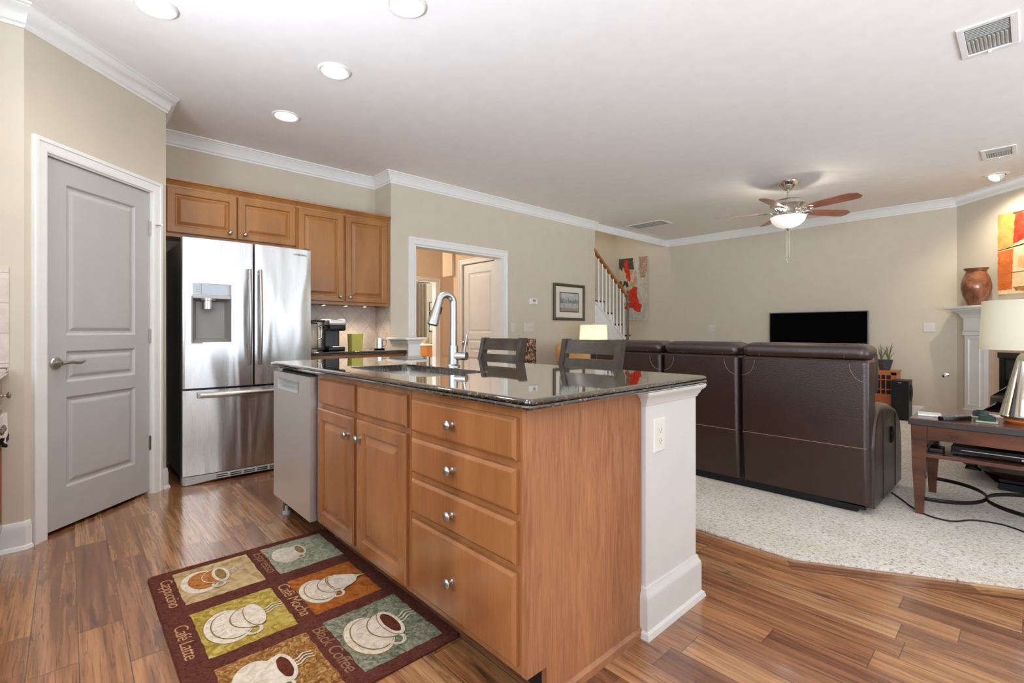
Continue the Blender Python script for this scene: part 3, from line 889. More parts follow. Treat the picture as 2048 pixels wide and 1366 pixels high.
outlet(OM, 1.606, 0.712, 0.078, 0.125, 'white duplex power outlet on the white island end wall')

# worktop with the sink cut-out


def rrect(x0, x1, y0, y1, r, z, seg=6):
    pts = []
    for cx, cy, a0 in ((x1 - r, y0 + r, -PI / 2), (x1 - r, y1 - r, 0), (x0 + r, y1 - r, PI / 2), (x0 + r, y0 + r, PI)):
        for k in range(seg + 1):
            a = a0 + PI / 2 * k / seg
            pts.append((cx + r * math.cos(a), cy + r * math.sin(a), z))
    return pts


def worktop(b, x0, x1, y0, y1, zt, hole=None, m=None, r=0.02):
    P = [(0.016, 0.0), (0.006, -0.002), (0.001, -0.006), (0.0, -0.010), (0.003, -0.015), (0.009, -0.0165), (0.003, -0.018), (-0.001, -0.023), (0.0, -0.028), (0.005, -0.032), (0.016, -0.034)]
    loops = [rrect(x0 + i, x1 - i, y0 + i, y1 - i, max(r - i, 0.004), zt + d) for i, d in P]
    if hole:
        hx0, hx1, hy0, hy1 = hole
        h = [rrect(hx0, hx1, hy0, hy1, 0.06, zt), ]
        H = [(0.0, -0.034), (0.0, -0.003), (-0.003, 0.0)]
        hl = [rrect(hx0 + i, hx1 - i, hy0 + i, hy1 - i, 0.05, zt + d) for i, d in H]
        b.loft([hl[2]] + loops + hl[:2] + [hl[2]], m, True, False)
    else: b.loft(loops, m, True, True)


HOLE = (-2.33, -1.62, 1.02, 1.375)
t = thing('island_worktop', 'polished black and gold granite worktop on the kitchen island', 'worktop', (-2, 1.4, 0.881))
b = Bld(); worktop(b, -3.12, -0.885, 0.885, 1.93, 0.916, HOLE, M_GRAN)
obj('slab', b, parent=t)
t = thing('sink', 'undermount stainless steel sink in the granite island top', 'sink', (-1.97, 1.2, 0.70))
b = Bld()
x0, x1, y0, y1 = -2.345, -1.605, 1.005, 1.39
b.loft([rrect(x0 - 0.015, x1 + 0.015, y0 - 0.015, y1 + 0.015, 0.06, 0.8815), rrect(x0, x1, y0, y1, 0.055, 0.8815), rrect(x0 + 0.004, x1 - 0.004, y0 + 0.004, y1 - 0.004, 0.055, 0.875), rrect(x0 + 0.012, x1 - 0.012, y0 + 0.012, y1 - 0.012, 0.05, 0.73), rrect(x0 + 0.03, x1 - 0.03, y0 + 0.03, y1 - 0.03, 0.05, 0.712), rrect(x0 + 0.2, x1 - 0.2, y0 + 0.12, y1 - 0.12, 0.03, 0.708)], pm('satin_steel_sink', (0.78, 0.78, 0.77, 1), 0.28, 0.9), True, True)
obj('basin', b, parent=t)
b = Bld().lathe([(0, 0.7085), (0.045, 0.7085), (0.045, 0.711), (0.03, 0.711), (0.026, 0.7095), (0, 0.7095)], (-1.97, 1.2, 0), 22, M_CHROME); obj('drain', b, parent=t)

# pull-down faucet
FX, FY = -2.002, 1.443
t = thing('kitchen_faucet', 'tall brushed nickel pull-down faucet standing behind the island sink', 'faucet', (FX, FY, 0.916))
b = Bld().lathe([(0, 0.916), (0.036, 0.916), (0.036, 0.921), (0.029, 0.926), (0.026, 0.93), (0.0245, 1.02), (0.023, 1.026), (0, 1.026)], (FX, FY, 0), 26, M_NI)
obj('base', b, parent=t)
sd = Vector((-0.12, -1.0, 0)).normalized()
R0 = 0.041; zc = 1.245
pts = [Vector((FX, FY, 1.02)), Vector((FX, FY, 1.15)), Vector((FX, FY, zc))]
for k in range(1, 13):
    a = PI * k / 12 * 0.95
    pts.append(Vector((FX, FY, zc)) + sd * (R0 - R0 * math.cos(a)) + Vector((0, 0, R0 * math.sin(a))))
b = Bld().tube(pts, [0.0185] * 3 + [0.0185] * 12, M_NI, 16); obj('spout', b, parent=t)
e = pts[-1]; dn = (pts[-1] - pts[-2]).normalized(); dn = (dn + sd * 0.02).normalized()
b = Bld().tube([e - dn * 0.01, e + dn * 0.02, e + dn * 0.06, e + dn * 0.115, e + dn * 0.125], [0.0195, 0.020, 0.024, 0.0285, 0.027], M_NI, 20)
b.tube([e + dn * 0.1245, e + dn * 0.127], [0.023, 0.023], M_DGREY, 20)
h = obj('spray_head', b, parent=t)
sidev = Vector((0.6798, 0.7334, 0))
pb = e + dn * 0.05 + sidev * 0.019 + Vector((0, 0, 0))
b = Bld().tube([pb - dn * 0.022, pb - dn * 0.012, pb + dn * 0.014, pb + dn * 0.026], [0.004, 0.009, 0.009, 0.004], M_BLACK, 10); obj('spray_button', b, parent=h)
b = Bld()
hv = Vector((0.9, 0.42, 0)).normalized(); P0 = Vector((FX, FY, 0.972))
b.tube([P0 - hv * 0.0, P0 + hv * 0.078], [0.021, 0.021], M_NI, 20)
b.tube([P0 + hv * 0.062, P0 + hv * 0.064 + Vector((0, 0, 0.03)), P0 + hv * 0.082 + Vector((0, 0, 0.115))], [0.007, 0.006, 0.0055], M_NI, 12)
obj('lever_handle', b, parent=t)

for o_ in COL.objects:
    if o_.parent is None and o_.name in ('drawer_cabinet', 'sink_cabinet', 'dishwasher', 'island_half_wall', 'outlet', 'island_worktop', 'sink', 'kitchen_faucet'):
        o_.location += Vector((-0.020, 0.018, 0.0))

# ------------------------------------------------------------------ refrigerator
FXF = -4.04
t = thing('refrigerator', 'stainless steel french door refrigerator with a bottom freezer drawer', 'refrigerator', (-4.43, 1.04, 0))
b = Bld().box(-4.81, -4.125, 0.602, 1.482, 0.03, 1.752, 0.006, M_DGREY)
b.box(-4.75, -4.2, 0.64, 1.44, 0.0, 0.04, 0, M_BLACKM)
obj('body', b, parent=t)


def fx(y, y0=0.594, y1=1.488):
    s = (y - y0) / (y1 - y0)
    return FXF - 0.022 * (2 * s - 1) ** 2 + 0.003


def skin(b, y0, y1, z0, z1, m, full0=True, full1=True, xb=-4.118, edge=0.010, n=10):
    """a curved door front from y0 to y1; rounded at full0/full1 ends"""
    ys = [y0 + (y1 - y0) * k / n for k in range(n + 1)]
    prof = []
    if full0: prof += [(xb, y0), (fx(y0) - edge, y0), (fx(y0) - edge * 0.3, y0 + edge * 0.3)]; ys = [y for y in ys if y > y0 + edge * 0.9]
    else: prof += [(xb, y0)]
    if full1: ys = [y for y in ys if y < y1 - edge * 0.9]
    prof += [(fx(y), y) for y in ys]
    if full1: prof += [(fx(y1) - edge * 0.3, y1 - edge * 0.3), (fx(y1) - edge, y1), (xb, y1)]
    else: prof += [(xb, y1)]
    b.loft([[(x, y, z0) for x, y in prof], [(x, y, z1) for x, y in prof]], m)


b = Bld()
skin(b, 0.594, 0.655, 0.690, 1.765, M_SS, True, False)
skin(b, 0.655, 0.897, 0.690, 1.018, M_SS, False, False)
skin(b, 0.655, 0.897, 1.443, 1.765, M_SS, False, False)
skin(b, 0.897, 1.045, 0.690, 1.765, M_SS, False, True)
dl = obj('left_door', b, parent=t)
b = Bld(); skin(b, 1.053, 1.488, 0.690, 1.765, M_SS); dr = obj('right_door', b, parent=t)
b = Bld(); skin(b, 0.594, 1.488, 0.068, 0.675, M_SS); fz = obj('freezer_drawer', b, parent=t)
RM = frame((FXF - 0.012, 0, 0), (0, 1, 0), (1, 0, 0))
b = Bld()
b.panel(0.652, 0.900, 1.014, 1.347, [(-0.004, 0.004), (0.004, 0.003), (0.008, -0.005), (0.03, -0.055), (0.034, -0.06)], RM, M_GREYP)
dsp = obj('dispenser_recess', b, parent=t)
b = Bld(); b.box(0.655, 0.897, -0.05, 0.006, 1.335, 1.362, 0.004, M_LGREY, RM); obj('dispenser_ledge', b, parent=t)
b = Bld()
b.box(0.655, 0.897, -0.05, 0.003, 1.362, 1.443, 0.002, pm('mirror_panel', (0.55, 0.55, 0.56, 1), 0.04, 1.0), RM)
for z in (1.378, 1.396, 1.414): b.box(0.672, 0.70, 0.003, 0.0036, z, z + 0.006, 0, M_LGREY, RM)
b.box(0.705, 0.709, 0.003, 0.0036, 1.365, 1.44, 0, M_GREYP, RM)
obj('control_panel', b, parent=t)
b = Bld().lathe([(0, 1.255), (0.030, 1.255), (0.034, 1.262), (0.033, 1.32), (0.040, 1.323), (0.040, 1.338), (0, 1.338)], (FXF - 0.04, 0.752, 0), 20, M_CHROME)
b.box(FXF - 0.075, FXF - 0.01, 0.705, 0.80, 1.318, 1.337, 0.004, M_DGREY)
obj('dispenser_nozzle', b, parent=t)


def bow(parent, y, z0, z1, name):
    b = Bld(); pts = []
    for k in range(15):
        s = k / 14; pts.append((fx(y) + 0.028 + 0.026 * math.sin(PI * s), y, z0 + (z1 - z0) * s))
    b.tube(pts, 0.0135, M_NI, 12, flat=(1.0, 1.0))
    for z in (z0 + 0.03, z1 - 0.03): b.tube([(fx(y) - 0.002, y, z), (fx(y) + 0.034, y, z)], 0.011, M_NI, 10)
    return obj(name, b, parent=parent)


bow(dl, 1.012, 0.845, 1.568, 'door_handle')
bow(dr, 1.086, 0.845, 1.568, 'door_handle')
b = Bld(); pts = []
for k in range(17):
    y = 0.70 + 0.68 * k / 16; pts.append((fx(y) + 0.026 + 0.022 * math.sin(PI * k / 16), y, 0.637))
b.tube(pts, 0.019, M_NI, 12, flat=(0.7, 1.0))
for y in (0.70, 1.38): b.box(fx(y) - 0.003, fx(y) + 0.034, y - 0.02, y + (0.07 if y < 1 else 0.02), 0.618, 0.662, 0.005, M_LGREY)
obj('freezer_handle', b, parent=fz)
b = Bld()
prof = [(FXF - 0.10, 0.598), (FXF - 0.03, 0.598), (FXF - 0.012, 0.612)] + [(fx(y) + 0.002, y) for y in (0.64, 0.8, 1.04, 1.28, 1.44)] + [(FXF - 0.012, 1.468), (FXF - 0.03, 1.484), (FXF - 0.10, 1.484)]
b.loft([[(x, y, 0.022 - 0.018 * (1 if (y < 0.72 or y > 1.36) else 0)) for x, y in prof], [(x, y, 0.062) for x, y in prof]], M_LGREY)
for k in range(6):
    y = 0.80 + k * 0.09
    for z in (0.030, 0.044): b.box(fx(y) - 0.002, fx(y) + 0.004, y, y + 0.075, z, z + 0.006, 0, M_BLACKM)
obj('base_grille', b, parent=t)
for y in (0.63, 1.455):
    b = Bld().box(-4.18, FXF - 0.03, y - 0.025, y + 0.025, 1.762, 1.778, 0.006, M_DGREY); obj('hinge_cover', b, parent=t)
b = Bld().text('SAMSUNG', 0.024, frame((fx(1.36) + 0.0016, 1.335, 1.712), (0, 1, 0), (1, 0, 0)) @ Matrix.Rotation(PI / 2, 4, 'X'), M_GREYP, 1.0, 0.0006, 0, 1.05)
obj('brand_lettering', b, parent=dr)

# ------------------------------------------------------------------ upper cabinets and coffee counter
UM = frame((-4.51, 0, 0), (0, 1, 0), (1, 0, 0))


def crown(b, path, z, m):
    b.sweep(path, [(0, z - 0.012), (0.004, z - 0.010), (0.006, z + 0.006), (0.016, z + 0.018), (0.024, z + 0.034), (0.034, z + 0.040), (0.036, z + 0.052), (0.0, z + 0.052)], m)


for lab, y0, y1, z0, doors, name in (
    ('cherry wood wall cabinet with two short doors above the refrigerator', 0.53, 1.517, 1.832, ((0.558, 1.037, 0.985), (1.046, 1.512, 1.098)), 'wall_cabinet'),
    ('cherry wood wall cabinet with two tall doors above the coffee counter', 1.519, 2.448, 1.352, ((1.533, 1.957, 1.918), (1.977, 2.415, 2.016)), 'wall_cabinet')):
    t = thing(name, lab, 'cabinet', (-4.67, (y0 + y1) / 2, z0), 0, 'cherry wall cabinets')
    b = Bld()
    b.box(-4.828, -4.512, y0, y1, z0 + 0.012, 2.236, 0, M_CHU)
    b.box(-4.535, -4.511, y0, y1, z0, 2.236, 0.0015, M_CHU)
    if y0 > 1: b.box(-4.828, -4.512, 2.438, 2.450, z0, 2.236, 0.001, M_CHU)
    obj('carcass', b, parent=t)
    for u0, u1, ku in doors:
        b = Bld(); door_front(b, u0, u1, z0 + 0.03, 2.218, UM, M_CHU); d = obj('door', b, parent=t, smooth=8)
        knob(d, UM, ku, z0 + 0.075)
    b = Bld(); crown(b, [(-4.511, y0), (-4.511, y1)] if y0 < 1 else [(-4.511, y0), (-4.511, 2.449)], 2.228, M_CHU)
    obj('crown_moulding', b, parent=t)
t = thing('base_cabinet', 'cherry wood base cabinet under the coffee counter beside the refrigerator', 'cabinet', (-4.5, 1.95, 0))
b = Bld()
b.box(-4.825, -4.21, 1.50, 2.44, 0.1, 0.882, 0, M_CHD); b.box(-4.825, -4.28, 1.50, 2.44, 0, 0.1, 0, M_CHD)
b.box(-4.215, -4.195, 1.50, 2.44, 0.1, 0.882, 0.001, M_CHU)
obj('carcass', b, parent=t)
BM = frame((-4.195, 0, 0), (0, 1, 0), (1, 0, 0))
for u0, u1 in ((1.515, 1.965), (1.975, 2.425)):
    b = Bld(); drawer_front(b, u0, u1, 0.735, 0.862, BM, M_CHU); d = obj('drawer', b, parent=t, smooth=8); knob(d, BM, (u0 + u1) / 2, 0.80)
    b = Bld(); door_front(b, u0, u1, 0.125, 0.715, BM, M_CHU); d = obj('door', b, parent=t, smooth=8); knob(d, BM, u1 - 0.04 if u0 < 1.9 else u0 + 0.04, 0.66)
t = thing('coffee_worktop', 'dark granite worktop along the tiled wall under the tall wall cabinet', 'worktop', (-4.5, 1.95, 0.882))
b = Bld(); worktop(b, -4.826, -4.155, 1.492, 2.452, 0.916, None, M_GRAN, 0.012); obj('slab', b, parent=t)

# puck lights under the tall wall cabinet
for k, (x, y) in enumerate(((-4.60, 1.80), (-4.60, 2.02), (-4.60, 2.22))):
    lab = ('lit puck light under the tall wall cabinet, nearest the refrigerator', 'lit puck light under the tall wall cabinet, middle of three', 'lit puck light under the tall wall cabinet, nearest the opening')[k]
    if k == 0:
        puck = thing('puck_light', lab, 'light', (x, y, 1.352), 0, 'puck lights under the wall cabinet')
        b = Bld().lathe([(0.028, 1.364), (0.032, 1.364), (0.032, 1.346), (0.026, 1.343), (0.024, 1.348)], (x, y, 0), 20, M_NI); obj('rim', b, parent=puck)
        b = Bld().lathe([(0, 1.3445), (0.025, 1.3445), (0.025, 1.349), (0, 1.349)], (x, y, 0), 20, M_BULB); obj('lens', b, parent=puck)
    else: dup(puck, (x, y, 1.352), lab)
    spot('puck_lamp', (x, y, 1.338), 9.0, (1.0, 0.85, 0.66), 130, 1.0, 0.02)

# coffee maker
t = thing('coffee_maker', 'black and silver single-serve coffee maker on the coffee counter', 'coffee maker', (-4.58, 1.86, 0.916))
ZB = 0.916
b = Bld().box(-4.68, -4.44, 1.79, 1.95, ZB, ZB + 0.03, 0.008, M_BLACK); b.box(-4.68, -4.55, 1.80, 1.94, ZB + 0.03, 1.13, 0.012, pm('charcoal_plastic', rgb(62, 60, 60), 0.35)); obj('body', b, parent=t)
b = Bld().box(-4.69, -4.43, 1.79, 1.955, 1.10, 1.165, 0.02, M_BLACK); b.box(-4.69, -4.425, 1.785, 1.96, 1.15, 1.212, 0.024, M_SSD); obj('brew_head', b, parent=t)
b = Bld().box(-4.53, -4.43, 1.82, 1.94, ZB + 0.03, ZB + 0.042, 0.004, M_CHROME); obj('drip_tray', b, parent=t)
glass = pm('clear_plastic', (0.95, 0.97, 0.97, 1), 0.05, trans=0.95, ior=1.25)
b = Bld().loft([rrect(-4.66, -4.53, 1.715, 1.785, 0.025, ZB + 0.025), rrect(-4.665, -4.525, 1.70, 1.787, 0.025, 1.185), rrect(-4.66, -4.53, 1.705, 1.783, 0.022, 1.185), rrect(-4.655, -4.535, 1.72, 1.78, 0.02, ZB + 0.03)], glass, True, True); obj('water_tank', b, parent=t)
b = Bld().box(-4.67, -4.52, 1.698, 1.789, 1.185, 1.205, 0.008, M_BLACK); obj('tank_lid', b, parent=t)
b = Bld().box(-4.66, -4.53, 1.715, 1.787, ZB, ZB + 0.025, 0.005, M_BLACK); obj('tank_base', b, parent=t)
# pitcher beside it
t = thing('glass_pitcher', 'clear glass pitcher with a chrome handle between coffee maker and refrigerator', 'pitcher', (-4.50, 1.65, ZB))
b = Bld().lathe([(0, ZB), (0.045, ZB), (0.05, ZB + 0.01), (0.052, ZB + 0.2), (0.046, 1.165), (0.043, 1.165), (0.048, ZB + 0.2), (0.046, ZB + 0.012), (0, ZB + 0.008)], (-4.50, 1.655, 0), 24, glass); obj('jug', b, parent=t)
b = Bld().tube([(-4.485, 1.70, 1.15), (-4.48, 1.735, 1.135), (-4.48, 1.738, 1.04), (-4.485, 1.703, 1.02)], 0.008, M_CHROME, 10); obj('handle', b, parent=t)
b = Bld().lathe([(0, 1.165), (0.047, 1.165), (0.047, 1.18), (0.02, 1.19), (0.018, 1.20), (0, 1.20)], (-4.50, 1.655, 0), 24, M_BLACK); obj('lid', b, parent=t)
# yellow canister, mug on a black coaster, papers
t = thing('canister', 'translucent yellow square canister beside the coffee maker', 'canister', (-4.47, 2.06, ZB))
ym = pm('yellow_translucent_plastic', rgb(214, 204, 104), 0.25, trans=0.25, ior=1.2)
b = Bld().loft([rrect(-4.52, -4.42, 2.005, 2.115, 0.012, ZB), rrect(-4.525, -4.415, 2.0, 2.12, 0.012, 1.072), rrect(-4.52, -4.42, 2.005, 2.115, 0.01, 1.072), rrect(-4.515, -4.425, 2.01, 2.11, 0.01, ZB + 0.02)], ym); obj('tub', b, parent=t)
b = Bld().box(-4.5255, -4.4145, 1.9995, 2.1205, 1.063, 1.073, 0.003, ym); obj('rim', b, parent=t)
t = thing('coaster', 'black round coaster under the steel mug', 'coaster', (-4.44, 2.30, ZB))
b = Bld().lathe([(0, ZB), (0.05, ZB), (0.056, ZB + 0.008), (0.056, ZB + 0.011), (0.045, ZB + 0.008), (0, ZB + 0.008)], (-4.44, 2.30, 0), 26, M_BLACK); obj('disc', b, parent=t)
t = thing('travel_mug', 'stainless steel mug with a handle on the black coaster', 'mug', (-4.44, 2.30, ZB + 0.009))
b = Bld().lathe([(0, ZB + 0.009), (0.036, ZB + 0.009), (0.037, ZB + 0.02), (0.037, ZB + 0.115), (0.034, ZB + 0.115), (0.034, ZB + 0.03), (0, ZB + 0.028)], (-4.44, 2.30, 0), 26, M_SSD); obj('cup', b, parent=t)
b = Bld().tube([(-4.43, 2.334, ZB + 0.095), (-4.425, 2.365, ZB + 0.09), (-4.425, 2.37, ZB + 0.06), (-4.425, 2.362, ZB + 0.035), (-4.43, 2.334, ZB + 0.03)], 0.005, M_NI, 10); obj('handle', b, parent=t)
t = thing('note_card', 'small white paper lying on the coffee counter near the mug', 'paper', (-4.36, 2.15, ZB))
b = Bld().box(-4.42, -4.32, 2.10, 2.16, ZB, ZB + 0.002, 0, M_WHITEP, Matrix.Translation((0, 0, 0))); obj('sheet', b, parent=t)
t = thing('teaspoon', 'small silver teaspoon lying between the canister and the mug', 'spoon', (-4.44, 2.18, ZB))
b = Bld().tube([(-4.40, 2.12, ZB + 0.004), (-4.43, 2.17, ZB + 0.006), (-4.45, 2.20, ZB + 0.005)], 0.0025, M_NI, 8); b.lathe([(0, 0), (0.012, 0.002), (0.016, 0.007), (0.011, 0.004), (0, 0.002)], (-4.458, 2.213, ZB), 16, M_NI); obj('bowl_and_stem', b, parent=t)

# ------------------------------------------------------------------ left run: base cabinet and its worktop
LM = frame((0, -0.24, 0), (1, 0, 0), (0, 1, 0))
t = thing('base_cabinet', 'cherry base cabinet cut by the left edge of the picture, beside the pantry door', 'cabinet', (-3.1, -0.55, 0))
b = Bld().box(-3.445, -2.75, -0.93, -0.26, 0.1, 0.882, 0, M_CHD); b.box(-3.442, -2.75, -0.93, -0.32, 0, 0.1, 0, M_CHD); b.box(-3.445, -2.75, -0.26, -0.241, 0.1, 0.882, 0.001, M_CH); obj('carcass', b, parent=t)
b = Bld(); drawer_front(b, -3.43, -2.77, 0.735, 0.862, LM, M_CH); d = obj('drawer', b, parent=t, smooth=8); knob(d, LM, -3.40, 0.785, 0.02)
b = Bld(); door_front(b, -3.43, -3.105, 0.125, 0.715, LM, M_CH); d = obj('door', b, parent=t, smooth=8); knob(d, LM, -3.15, 0.66)
b = Bld(); door_front(b, -3.095, -2.77, 0.125, 0.715, LM, M_CH); d = obj('door', b, parent=t, smooth=8); knob(d, LM, -3.05, 0.66)
t = thing('rear_worktop', 'granite worktop corner at the left edge of the picture', 'worktop', (-3.1, -0.55, 0.882))
b = Bld(); worktop(b, -3.457, -2.72, -0.948, -0.213, 0.916, None, M_GRAN, 0.012); obj('slab', b, parent=t)
b = Bld().box(-3.46, -3.452, -0.94, -0.212, 0.918, 1.42, 0.002, M_TILE2); struct('trim_6', b)
t = thing('dish_towel', 'white cloth with dark braided edge hanging on the left cabinet front', 'towel', (-3.38, -0.21, 0.55))
b = Bld(); L = []
for k in range(9):
    u = -3.425 + 0.16 * k / 8; L.append([(u, -0.211 + 0.006 * math.sin(k * 1.6) + 0.003, 0.70), (u, -0.208 + 0.008 * math.sin(k * 1.6), 0.62), (u, -0.208 + 0.008 * math.sin(k * 1.6 + .4), 0.60 - 0.05 * math.sin(PI * k / 8)), (u, -0.2185, 0.60 - 0.05 * math.sin(PI * k / 8)), (u, -0.2185, 0.70)])
b.loft(L, pm('white_cotton', rgb(226, 222, 214), 0.9)); obj('cloth', b, parent=t)
b = Bld().tube([(-3.425 + 0.16 * k / 16, -0.208 + 0.006 * math.sin(k * 0.8), 0.598 - 0.05 * math.sin(PI * k / 16)) for k in range(17)], [0.006 + 0.0025 * (k % 2) for k in range(17)], M_BLACKM, 8); obj('braid', b, parent=t)

for o_ in COL.objects:
    if o_.parent is None and (o_.name == 'dish_towel' or (o_.name.startswith('base_cabinet') and o_.location.y < 0)):
        o_.location += Vector((0.0, -0.013, 0.0))
# ------------------------------------------------------------------ coffee rug
RX0, RX1, RY0, RY1 = -2.645, -1.395, 0.262, 1.035
t = thing('kitchen_rug', 'brown rug with six coffee cup panels and coffee names in front of the island', 'rug', ((RX0 + RX1) / 2, (RY0 + RY1) / 2, 0))


def rug_m(name, a, c, e, sc=28, dist=1.5):
    return mottled(name, [(0.36, rgb(*a)), (0.5, rgb(*c)), (0.66, rgb(*e))], sc, 1.0, 4, dist, 0.6, 500, 0.05)


R_BR = rug_m('rug_brown', (74, 40, 32), (90, 50, 40), (104, 60, 48), 60)
R_BEI = rug_m('rug_beige', (150, 122, 84), (178, 150, 108), (192, 166, 124), 16)
R_YEL = rug_m('rug_mustard', (140, 112, 42), (164, 138, 62), (186, 166, 98), 26)
R_GOL = rug_m('rug_gold_brown', (104, 66, 32), (140, 96, 50), (184, 144, 92), 34, 2.5)
R_GRN = rug_m('rug_sage', (84, 88, 72), (122, 122, 100), (152, 148, 126), 30, 2.2)
R_GRN2 = rug_m('rug_pale_sage', (114, 116, 96), (144, 142, 120), (166, 162, 140), 30, 2.2)
R_ORA = rug_m('rug_rust', (132, 70, 28), (160, 90, 38), (172, 104, 50), 20)
R_CRM = rug_m('rug_cream', (190, 174, 152), (208, 194, 172), (218, 206, 188), 26)
R_TAN = rug_m('rug_caramel', (136, 82, 38), (166, 104, 54), (178, 122, 70), 30)
R_DRK = rug_m('rug_coffee', (74, 36, 24), (92, 48, 34), (104, 58, 42), 80)
R_OUT = rug_m('rug_gold_outline', (112, 88, 48), (138, 112, 66), (156, 130, 84), 60)
R_TXT = rug_m('rug_letter_tan', (160, 112, 74), (182, 136, 96), (194, 150, 110), 60)
R_TXT2 = rug_m('rug_letter_dim', (122, 84, 62), (142, 104, 80), (152, 116, 92), 60)
b = Bld()
TOP = 0.011
b.loft([rrect(RX0 - 0.002, RX1 + 0.002, RY0 - 0.002, RY1 + 0.002, 0.02, 0.0), rrect(RX0 - 0.004, RX1 + 0.004, RY0 - 0.004, RY1 + 0.004, 0.02, 0.006), rrect(RX0, RX1, RY0, RY1, 0.02, TOP)], R_BR)


def lay(pts, z, m): b.poly([(x, y, TOP + 0.0005 * z) for x, y in pts], m)


def ell(cx, cy, rx, ry, z, m, rot=0.0, n=36, wob=0.0):
    P = []
    for k in range(n):
        a = 2 * PI * k / n; w = 1 + wob * math.sin(a * 7)
        x, y = rx * w * math.cos(a), ry * w * math.sin(a)
        P.append((cx + x * math.cos(rot) - y * math.sin(rot), cy + x * math.sin(rot) + y * math.cos(rot)))
    lay(P, z, m)


def ribbon(pts, w, z, m):
    for (xa, ya), (xb, yb) in zip(pts[:-1], pts[1:]):
        d = Vector((xb - xa, yb - ya)); n = Vector((-d.y, d.x)).normalized() * w
        lay([(xa - n.x, ya - n.y), (xb - n.x, yb - n.y), (xb + n.x, yb + n.y), (xa + n.x, ya + n.y)], z, m)


def arc(cx, cy, rx, ry, a0, a1, n=18): return [(cx + rx * math.cos(a0 + (a1 - a0) * k / n), cy + ry * math.sin(a0 + (a1 - a0) * k / n)) for k in range(n + 1)]


PAN = {}
for nm, u0, u1, v0, v1, m in (('cap', -2.60, -2.275, 0.345, 0.640, R_BEI), ('lat', -2.19, -1.85, 0.345, 0.632, R_YEL), ('bot', -1.78, -1.44, 0.345, 0.632, R_GOL),
                              ('esp', -2.60, -2.28, 0.702, 0.990, R_GRN2), ('moc', -2.19, -1.86, 0.700, 0.975, R_ORA), ('blk', -1.79, -1.44, 0.697, 0.992, R_GRN)):
    P = []
    n = 14
    for k in range(n): P.append((u0 + (u1 - u0) * k / n, v0 + 0.003 * random.uniform(-1, 1)))
    for k in range(n): P.append((u1 + 0.003 * random.uniform(-1, 1), v0 + (v1 - v0) * k / n))
    for k in range(n): P.append((u1 - (u1 - u0) * k / n, v1 + 0.003 * random.uniform(-1, 1)))
    for k in range(n): P.append((u0 + 0.003 * random.uniform(-1, 1), v1 - (v1 - v0) * k / n))
    lay(P, 1, m); PAN[nm] = (u0, v0, u1 - u0, v1 - v0)


def steam(cx, cy, s=1.0, m=None):
    for k in (-1, 0, 1):
        ribbon([(cx + k * 0.016 * s + 0.006 * s * math.sin(j * 0.9 + 0.5) - 0.0012 * j * s, cy + 0.0075 * s * j) for j in range(9)], 0.0028 * s, 6, m or R_CRM)


def cup(nm, fx_, fy_, s, body, inside, ring, stm=True, cream=False):
    u0, v0, w, h = PAN[nm]; cx, cy = u0 + w * fx_, v0 + h * fy_
    # saucer low, cup above it, steam towards the island
    ell(cx, cy, 0.110 * s, 0.072 * s, 2, ring); ell(cx, cy + 0.001, 0.106 * s, 0.069 * s, 3, R_CRM)
    ell(cx - 0.002, cy + 0.010 * s, 0.092 * s, 0.060 * s, 4, ring); ell(cx - 0.002, cy + 0.012 * s, 0.088 * s, 0.058 * s, 5, body)
    bx, by = cx - 0.010 * s, cy + 0.044 * s
    lay(arc(bx, by + 0.036 * s, 0.079 * s, 0.074 * s, PI, 2 * PI, 24), 6, ring)
    lay(arc(bx, by + 0.037 * s, 0.075 * s, 0.071 * s, PI, 2 * PI, 24), 7, body)
    ribbon(arc(bx + 0.088 * s, by + 0.012 * s, 0.026 * s, 0.022 * s, -2.2, 2.2), 0.0055 * s, 7, R_CRM)
    ell(bx, by + 0.036 * s, 0.079 * s, 0.032 * s, 8, ring); ell(bx, by + 0.037 * s, 0.076 * s, 0.030 * s, 9, R_CRM); ell(bx, by + 0.036 * s, 0.060 * s, 0.020 * s, 10, inside, wob=0.02)
    if cream:
        lay([(bx - 0.062 * s, by + 0.034 * s), (bx - 0.07 * s, by + 0.06 * s), (bx - 0.05 * s, by + 0.085 * s), (bx - 0.03 * s, by + 0.115 * s), (bx - 0.004 * s, by + 0.135 * s), (bx + 0.012 * s, by + 0.165 * s), (bx + 0.014 * s, by + 0.13 * s), (bx + 0.045 * s, by + 0.11 * s), (bx + 0.06 * s, by + 0.08 * s), (bx + 0.068 * s, by + 0.05 * s), (bx + 0.05 * s, by + 0.025 * s), (bx, by + 0.014 * s)], 11, R_CRM)
        ribbon(arc(bx, by + 0.036 * s, 0.066 * s, 0.026 * s, PI, 2 * PI), 0.002 * s, 12, R_OUT)
    if stm: steam(bx - 0.004, by + 0.068 * s, s)


